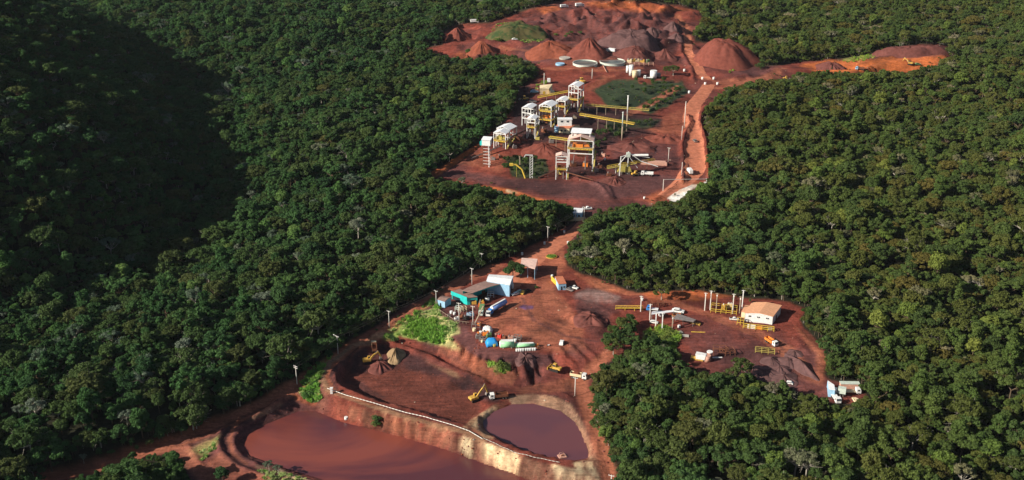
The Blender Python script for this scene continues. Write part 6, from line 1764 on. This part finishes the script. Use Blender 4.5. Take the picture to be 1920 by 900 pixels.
# ------------------------------------------------------------------ single trees and shrubs that stand on the red ground
def one_tree(px, py, kind, s, label, cat='tree', sz=1.0, group=None, name='tree', yaw=None):
    c, t, _, k = PROTO[kind]
    return link_tree(name, c, t, G(px, py), s, random.Random(px*7+py).random()*6.28 if yaw is None else yaw, label, cat, group, sz)
one_tree(962, 520, 16, 1.0, 'dark round tree in front of the pink-roofed shed')
one_tree(975, 522, 0, .85, 'dark tree hiding the lower wall of the pink-roofed shed')
one_tree(952, 522, 1, .7, 'small dark tree left of the pink-roofed shed')
one_tree(1388, 706, 3, .95, 'flat-topped tree standing alone at the lower rim of the right yard')
one_tree(1372, 710, 2, .6, 'small flat-topped tree left of the lone flat-topped tree')
one_tree(1262, 142, 2, 1.0, 'spreading tree left of the haul road junction')
one_tree(1248, 140, 17, .8, 'round tree left of the spreading tree by the junction')
one_tree(1240, 562, 2, .9, 'dark spreading tree on the bank above the right yard')
TC = 'trees of the dark clump between the two yards'
r7 = random.Random(7)
ob_ = []
for k, (x, y, kd, s_) in enumerate([(1140,655,0,.9),(1152,640,4,.8),(1165,625,16,.9),(1178,640,1,1.0),(1186,622,0,.7),(1170,655,15,1.0),(1150,665,3,.9),(1185,660,14,.9),(1160,645,2,.7),(1180,612,0,.7),(1215,668,7,.8),(1235,672,0,.7),(1252,676,1,.75),(1145,630,16,.6)]):
    ob_.append(one_tree(x, y, kd, s_, 'bushy tree in the dark clump between the two yards', group=TC))
ordinals(ob_, 'bushy trees in the dark clump between the yards')
TS = 'bushy trees on the green slope below the silos'
def fill(poly, step, smin, smax, kinds_, label, cat, group, name, seed, sz=1.0):
    rr = random.Random(seed); xs = [p[0] for p in poly]; ys = [p[1] for p in poly]; n = 0
    corners = [G(px, py) for px, py in poly]
    x0, x1 = min(c.x for c in corners), max(c.x for c in corners); y0, y1 = min(c.y for c in corners), max(c.y for c in corners)
    P2 = [(c.x, c.y) for c in corners]; obs = []
    y = y0
    while y < y1:
        x = x0
        while x < x1:
            X, Y = x + rr.uniform(-.45,.45)*step, y + rr.uniform(-.45,.45)*step
            if bool(inside(np.array([X]), np.array([Y]), P2)[0]):
                c, t, _, k = PROTO_B[rr.choice(kinds_)] if kinds_ and isinstance(kinds_[0], str) else PROTO[rr.choice(kinds_)]
                obs.append(link_tree(name, c, t, (X, Y, float(ground_z(X, Y)) - .1), rr.uniform(smin, smax), rr.random()*6.28, label, cat, group, sz)); n += 1
            x += step
        y += step
    ordinals(obs, label.replace('tree ', 'trees ', 1).replace('shrub ', 'shrubs ', 1))
    return n
# bush meshes
PROTO_B = {}
for nm, lm, sd in (('dark', 0, 301), ('mid', 2, 302), ('light', 3, 303), ('olive', 1, 304)):
    c, t = make_tree_meshes('shrub', 'bush', sd, 420, .30); c.materials.append(LEAF[lm]); t.materials.append(bark_dark); PROTO_B[nm] = (c, t, 0, 0)
n1 = fill([(1215,172),(1250,160),(1274,164),(1288,178),(1262,196),(1238,208),(1215,216),(1200,206),(1225,188)], 8.2, .35, .62, [0,1,14,16,6,4], 'bushy tree on the green slope below the white silos', 'tree', TS, 'slope_tree', 3)
n1b = fill([(1178,160),(1190,152),(1245,150),(1262,154),(1240,164),(1205,180),(1180,176)], 11, .35, .62, [0,1,14,16], 'bushy tree right below the white silos', 'tree', 'bushy trees right below the silos', 'slope_tree', 13)
n1c = fill([(1118,178),(1150,158),(1176,158),(1178,176),(1205,184),(1225,188),(1198,204),(1150,196)], 10.5, .2, .4, [0,1,14,6], 'small tree on the steep green bank behind the white mast', 'tree', 'small trees of the steep green bank', 'slope_tree', 23)
n2 = fill([(945,302),(985,298),(1020,298),(1026,322),(1010,336),(960,334),(943,318)], 6.4, .35, .6, [0,1,4,14,6], 'bushy tree between the yellow chute and the portal tower', 'tree', 'bushy trees among the plant', 'plant_tree', 4)
n3 = fill([(1100,262),(1125,244),(1142,240),(1150,262),(1130,272),(1112,300),(1100,290)], 6.5, .4, .6, [0,1,14], 'dark bushy tree right of the wide tower', 'tree', 'bushy trees beside the wide tower', 'plant_tree', 5)
n3b = fill([(1135,240),(1180,228),(1238,230),(1225,246),(1180,246),(1150,262)], 8, .28, .5, [0,1,14], 'dark shrubby tree between the two long conveyors', 'tree', 'dark trees between the long conveyors', 'plant_tree', 15)
n4 = fill([(940,56),(1000,52),(1018,68),(1000,76),(950,70)], 8.5, .9, 1.5, ['olive','mid','dark'], 'shrub growing on the grassy mound', 'shrub', 'shrubs of the grassy mound', 'shrub', 6)
n5 = fill([(1205,655),(1210,630),(1240,616),(1262,625),(1262,655),(1230,662)], 3.6, .7, 1.3, ['light','light','mid'], 'leafy shrub on the grassy knoll beside the poles', 'shrub', 'shrubs of the grassy knoll', 'shrub', 7)
n6 = fill([(562,740),(575,708),(610,676),(616,676),(602,700),(598,728),(602,748),(580,754)], 3.3, .5, 1.0, ['light','mid','light'], 'bright green shrub on the bank left of the dam', 'shrub', 'shrubs of the bank left of the dam', 'shrub', 8)
n7 = fill([(742,600),(800,572),(812,570),(835,605),(845,618),(830,612),(790,600),(760,612)], 6.5, .35, .7, ['light','olive','mid'], 'shrub on the grass bank below the pale blue shed', 'shrub', 'shrubs of the grass bank', 'shrub', 9)
n8 = fill([(1030,64),(1090,62),(1085,74),(1035,74)], 7, .9, 1.3, ['mid','light'], 'low green shrub right of the grassy mound', 'shrub', 'shrubs right of the grassy mound', 'shrub', 10)
print('FILL', n1, n2, n3, n4, n5, n6, n7, n8)
for x, y, s_, k_, lb in [(707,788,1.0,'mid','upper green bush growing on the dam face'),(706,797,.9,'light','lower yellow-green bush growing on the dam face'),(940,688,1.1,'light','yellow-green bush on the gullied slope below the yard'),
   (950,692,.8,'olive','olive bush beside the yellow-green one on the gullied slope'),(1425,128,2.0,'dark','dark bush at the foot of the huge terraced heap'),(1432,120,1.6,'mid','green bush right of the dark bush at the terraced heap'),
   (880,100,1.8,'mid','green bush left of the red-orange heap'),(935,78,1.6,'light','light bush between the leftmost heaps'),(1005,540,.5,'olive','tiny bush in the main yard'),(740,640,.8,'dark','dark bush at the foot of the grass bank'),
   (1160,345-90,1.4,'dark','dark bush under the green mast')]:
    c, t, _, _ = PROTO_B[k_]; link_tree('bush', c, t, G(x, y), s_, x % 6, lb, 'bush')
# dead pale bushes by the lower pond
c, t, _, _ = PROTO[10]
for x, y, s_, lb in [(505,884,.55,'pale leafless bush left at the near corner of the lower pond'),(522,890,.5,'pale leafless bush right at the near corner of the lower pond')]:
    link_tree('dead_bush', c, t, G(x, y), s_, x % 6, lb, 'bush')
one_tree(418, 905, 0, .75, 'dark tree at the bottom edge left of the lower pond')
one_tree(556, 955, 2, 1.3, 'tree on the near bank of the lower pond')
link_tree('pale_tree', PROTO[11][0], PROTO[11][1], G(866, 352), .8, 1, 'pale grey leafless tree at the rim of the plant apron', 'tree')

# ------------------------------------------------------------------ grass (nobody could count it) and loose stones
def tuft_mesh(seed, n, h, sp):
    rg = np.random.RandomState(seed); V = []; F = []
    for k in range(n):
        a = rg.rand()*6.28; r0 = sp*math.sqrt(rg.rand()); x, y = r0*math.cos(a), r0*math.sin(a); b = rg.rand()*6.28; w = .09 + .07*rg.rand(); hh = h*(.5+.6*rg.rand()); lx, ly = rg.normal()*.3*h, rg.normal()*.3*h
        s = len(V); V += [(x-w*math.cos(b), y-w*math.sin(b), 0), (x+w*math.cos(b), y+w*math.sin(b), 0), (x+lx*.5+w*.7*math.cos(b), y+ly*.5+w*.7*math.sin(b), hh*.7), (x+lx, y+ly, hh)]
        F.append((s, s+1, s+2, s+3))
    return mesh_np('grass_tuft', V, np.array(F))
glib = bpy.data.collections.new('grass_kinds')
gmats = [leaf_mat('bright_grass', (.17,.30,.05), (.22,.36,.06), (.28,.38,.08)), leaf_mat('dry_grass', (.46,.44,.18), (.52,.48,.22), (.36,.42,.14)), leaf_mat('meadow_grass', (.14,.22,.05), (.18,.27,.06), (.24,.30,.08))]
for k, (n, h, sp) in enumerate([(44, 1.9, .9), (40, .8, .8), (40, .9, .8)]):
    me = tuft_mesh(50 + k, n, h, sp); me.materials.append(gmats[k]); o = bpy.data.objects.new('g%d' % k, me); glib.objects.link(o)
gp = []
for poly, dens, mix in [([(752,628),(765,612),(790,600),(815,600),(832,618),(832,645),(800,642),(770,634)], 1.1, (.6,.2,.2)),
    ([(745,614),(790,588),(818,572),(830,592),(855,606),(856,620),(842,630),(848,640),(832,640),(800,600),(760,612)], .8, (.03,.75,.22)),
    ([(718,632),(740,608),(775,590),(810,560),(818,566),(770,600),(742,636)], .6, (.05,.15,.8)),
    ([(560,742),(572,705),(610,672),(618,672),(600,700),(596,728),(604,750),(580,754)], 1.0, (.5,.1,.4)),
    ([(915,684),(955,682),(955,697),(930,702)], .8, (.2,.4,.4)), ([(1200,655),(1208,622),(1250,612),(1278,632),(1262,658)], .8, (.35,.35,.3)),
    ([(365,850),(415,812),(402,846),(380,866)], .25, (0,.6,.4)), ([(480,880),(520,884),(600,905),(500,905)], .35, (0,.8,.2)),
    ([(918,54),(960,44),(1005,50),(1022,66),(1015,78),(985,80),(940,70)], .12, (.1,.3,.6)), ([(1570,114),(1640,100),(1655,100),(1640,108),(1590,118)], .12, (.3,.2,.5)),
    ([(1330,150),(1420,120),(1640,96),(1700,84),(1640,92),(1500,112),(1430,112)], .05, (.3,.2,.5)),
    ([(1000,168),(1014,154),(1026,150),(1024,160),(1010,170)], .15, (.2,.1,.7))]:
    W = [tuple(G(*q)[:2]) for q in poly]
    x0, x1 = min(w[0] for w in W), max(w[0] for w in W); y0, y1 = min(w[1] for w in W), max(w[1] for w in W)
    n = int((x1-x0)*(y1-y0)*dens); X = rng.uniform(x0, x1, n); Y = rng.uniform(y0, y1, n)
    m = inside(X, Y, W) & (fbm(X, Y, 6, 2, 99) > -.35); X, Y = X[m], Y[m]
    gp.append((X, Y, rng.choice(3, len(X), p=np.array(mix)/sum(mix)), .7 + .6*rng.rand(len(X))))
GXp = np.concatenate([g[0] for g in gp]); GYp = np.concatenate([g[1] for g in gp]); GK = np.concatenate([g[2] for g in gp]); GS = np.concatenate([g[3] for g in gp])
scatter('grass', GXp, GYp, ground_z(GXp, GYp), GS, rng.rand(len(GXp))*6.28, GK, glib, 'tufts of bright and dry grass on the banks of the mine')
rlib = bpy.data.collections.new('stone_kinds')
for k in range(4):
    bm = bmesh.new(); bmesh.ops.create_icosphere(bm, subdivisions=1, radius=.5); rg = random.Random(k)
    for v in bm.verts: v.co *= rg.uniform(.6, 1.25); v.co.z *= .7
    me = bpy.data.meshes.new('stone'); bm.to_mesh(me); bm.free(); me.materials.append([M['ore_red'], M['ore_mid'], M['ore_orange'], mat('pale_stone', (.45,.36,.26), .9, .1, 0, .2, 1)][k])
    rlib.objects.link(bpy.data.objects.new('s%d' % k, me))
n = 90000
X = rng.uniform(-220, 330, n); Y = rng.uniform(320, 1450, n); Z = ground_z(X, Y); qx, qy, qz = project(X, Y, Z)
dd = sdist(qx, qy, MAIN)
gyg, gxg = np.gradient(ZZ, GY, GX); SL = np.hypot(gyg, gxg)
sl = bil(GX, GY, SL, X, Y); wet = np.zeros(n, bool)
for key, (pl, zl) in PONDS.items(): wet |= inside(qx, qy, [(a, b) for a, b in pl]) 
m = (dd < -1) & ~wet & (rng.rand(n) < np.clip(.05 + sl*.5 + .25*(fbm(X, Y, 22, 3, 66) > .2), 0, .8))
X, Y, Z, sl = X[m], Y[m], Z[m], sl[m]
scatter('rubble', X, Y, Z, .35 + 1.0*rng.rand(len(X))**4, rng.rand(len(X))*6.28, rng.choice(4, len(X), p=[.4,.3,.25,.05]), rlib, 'loose red stones lying on the banks and yards')
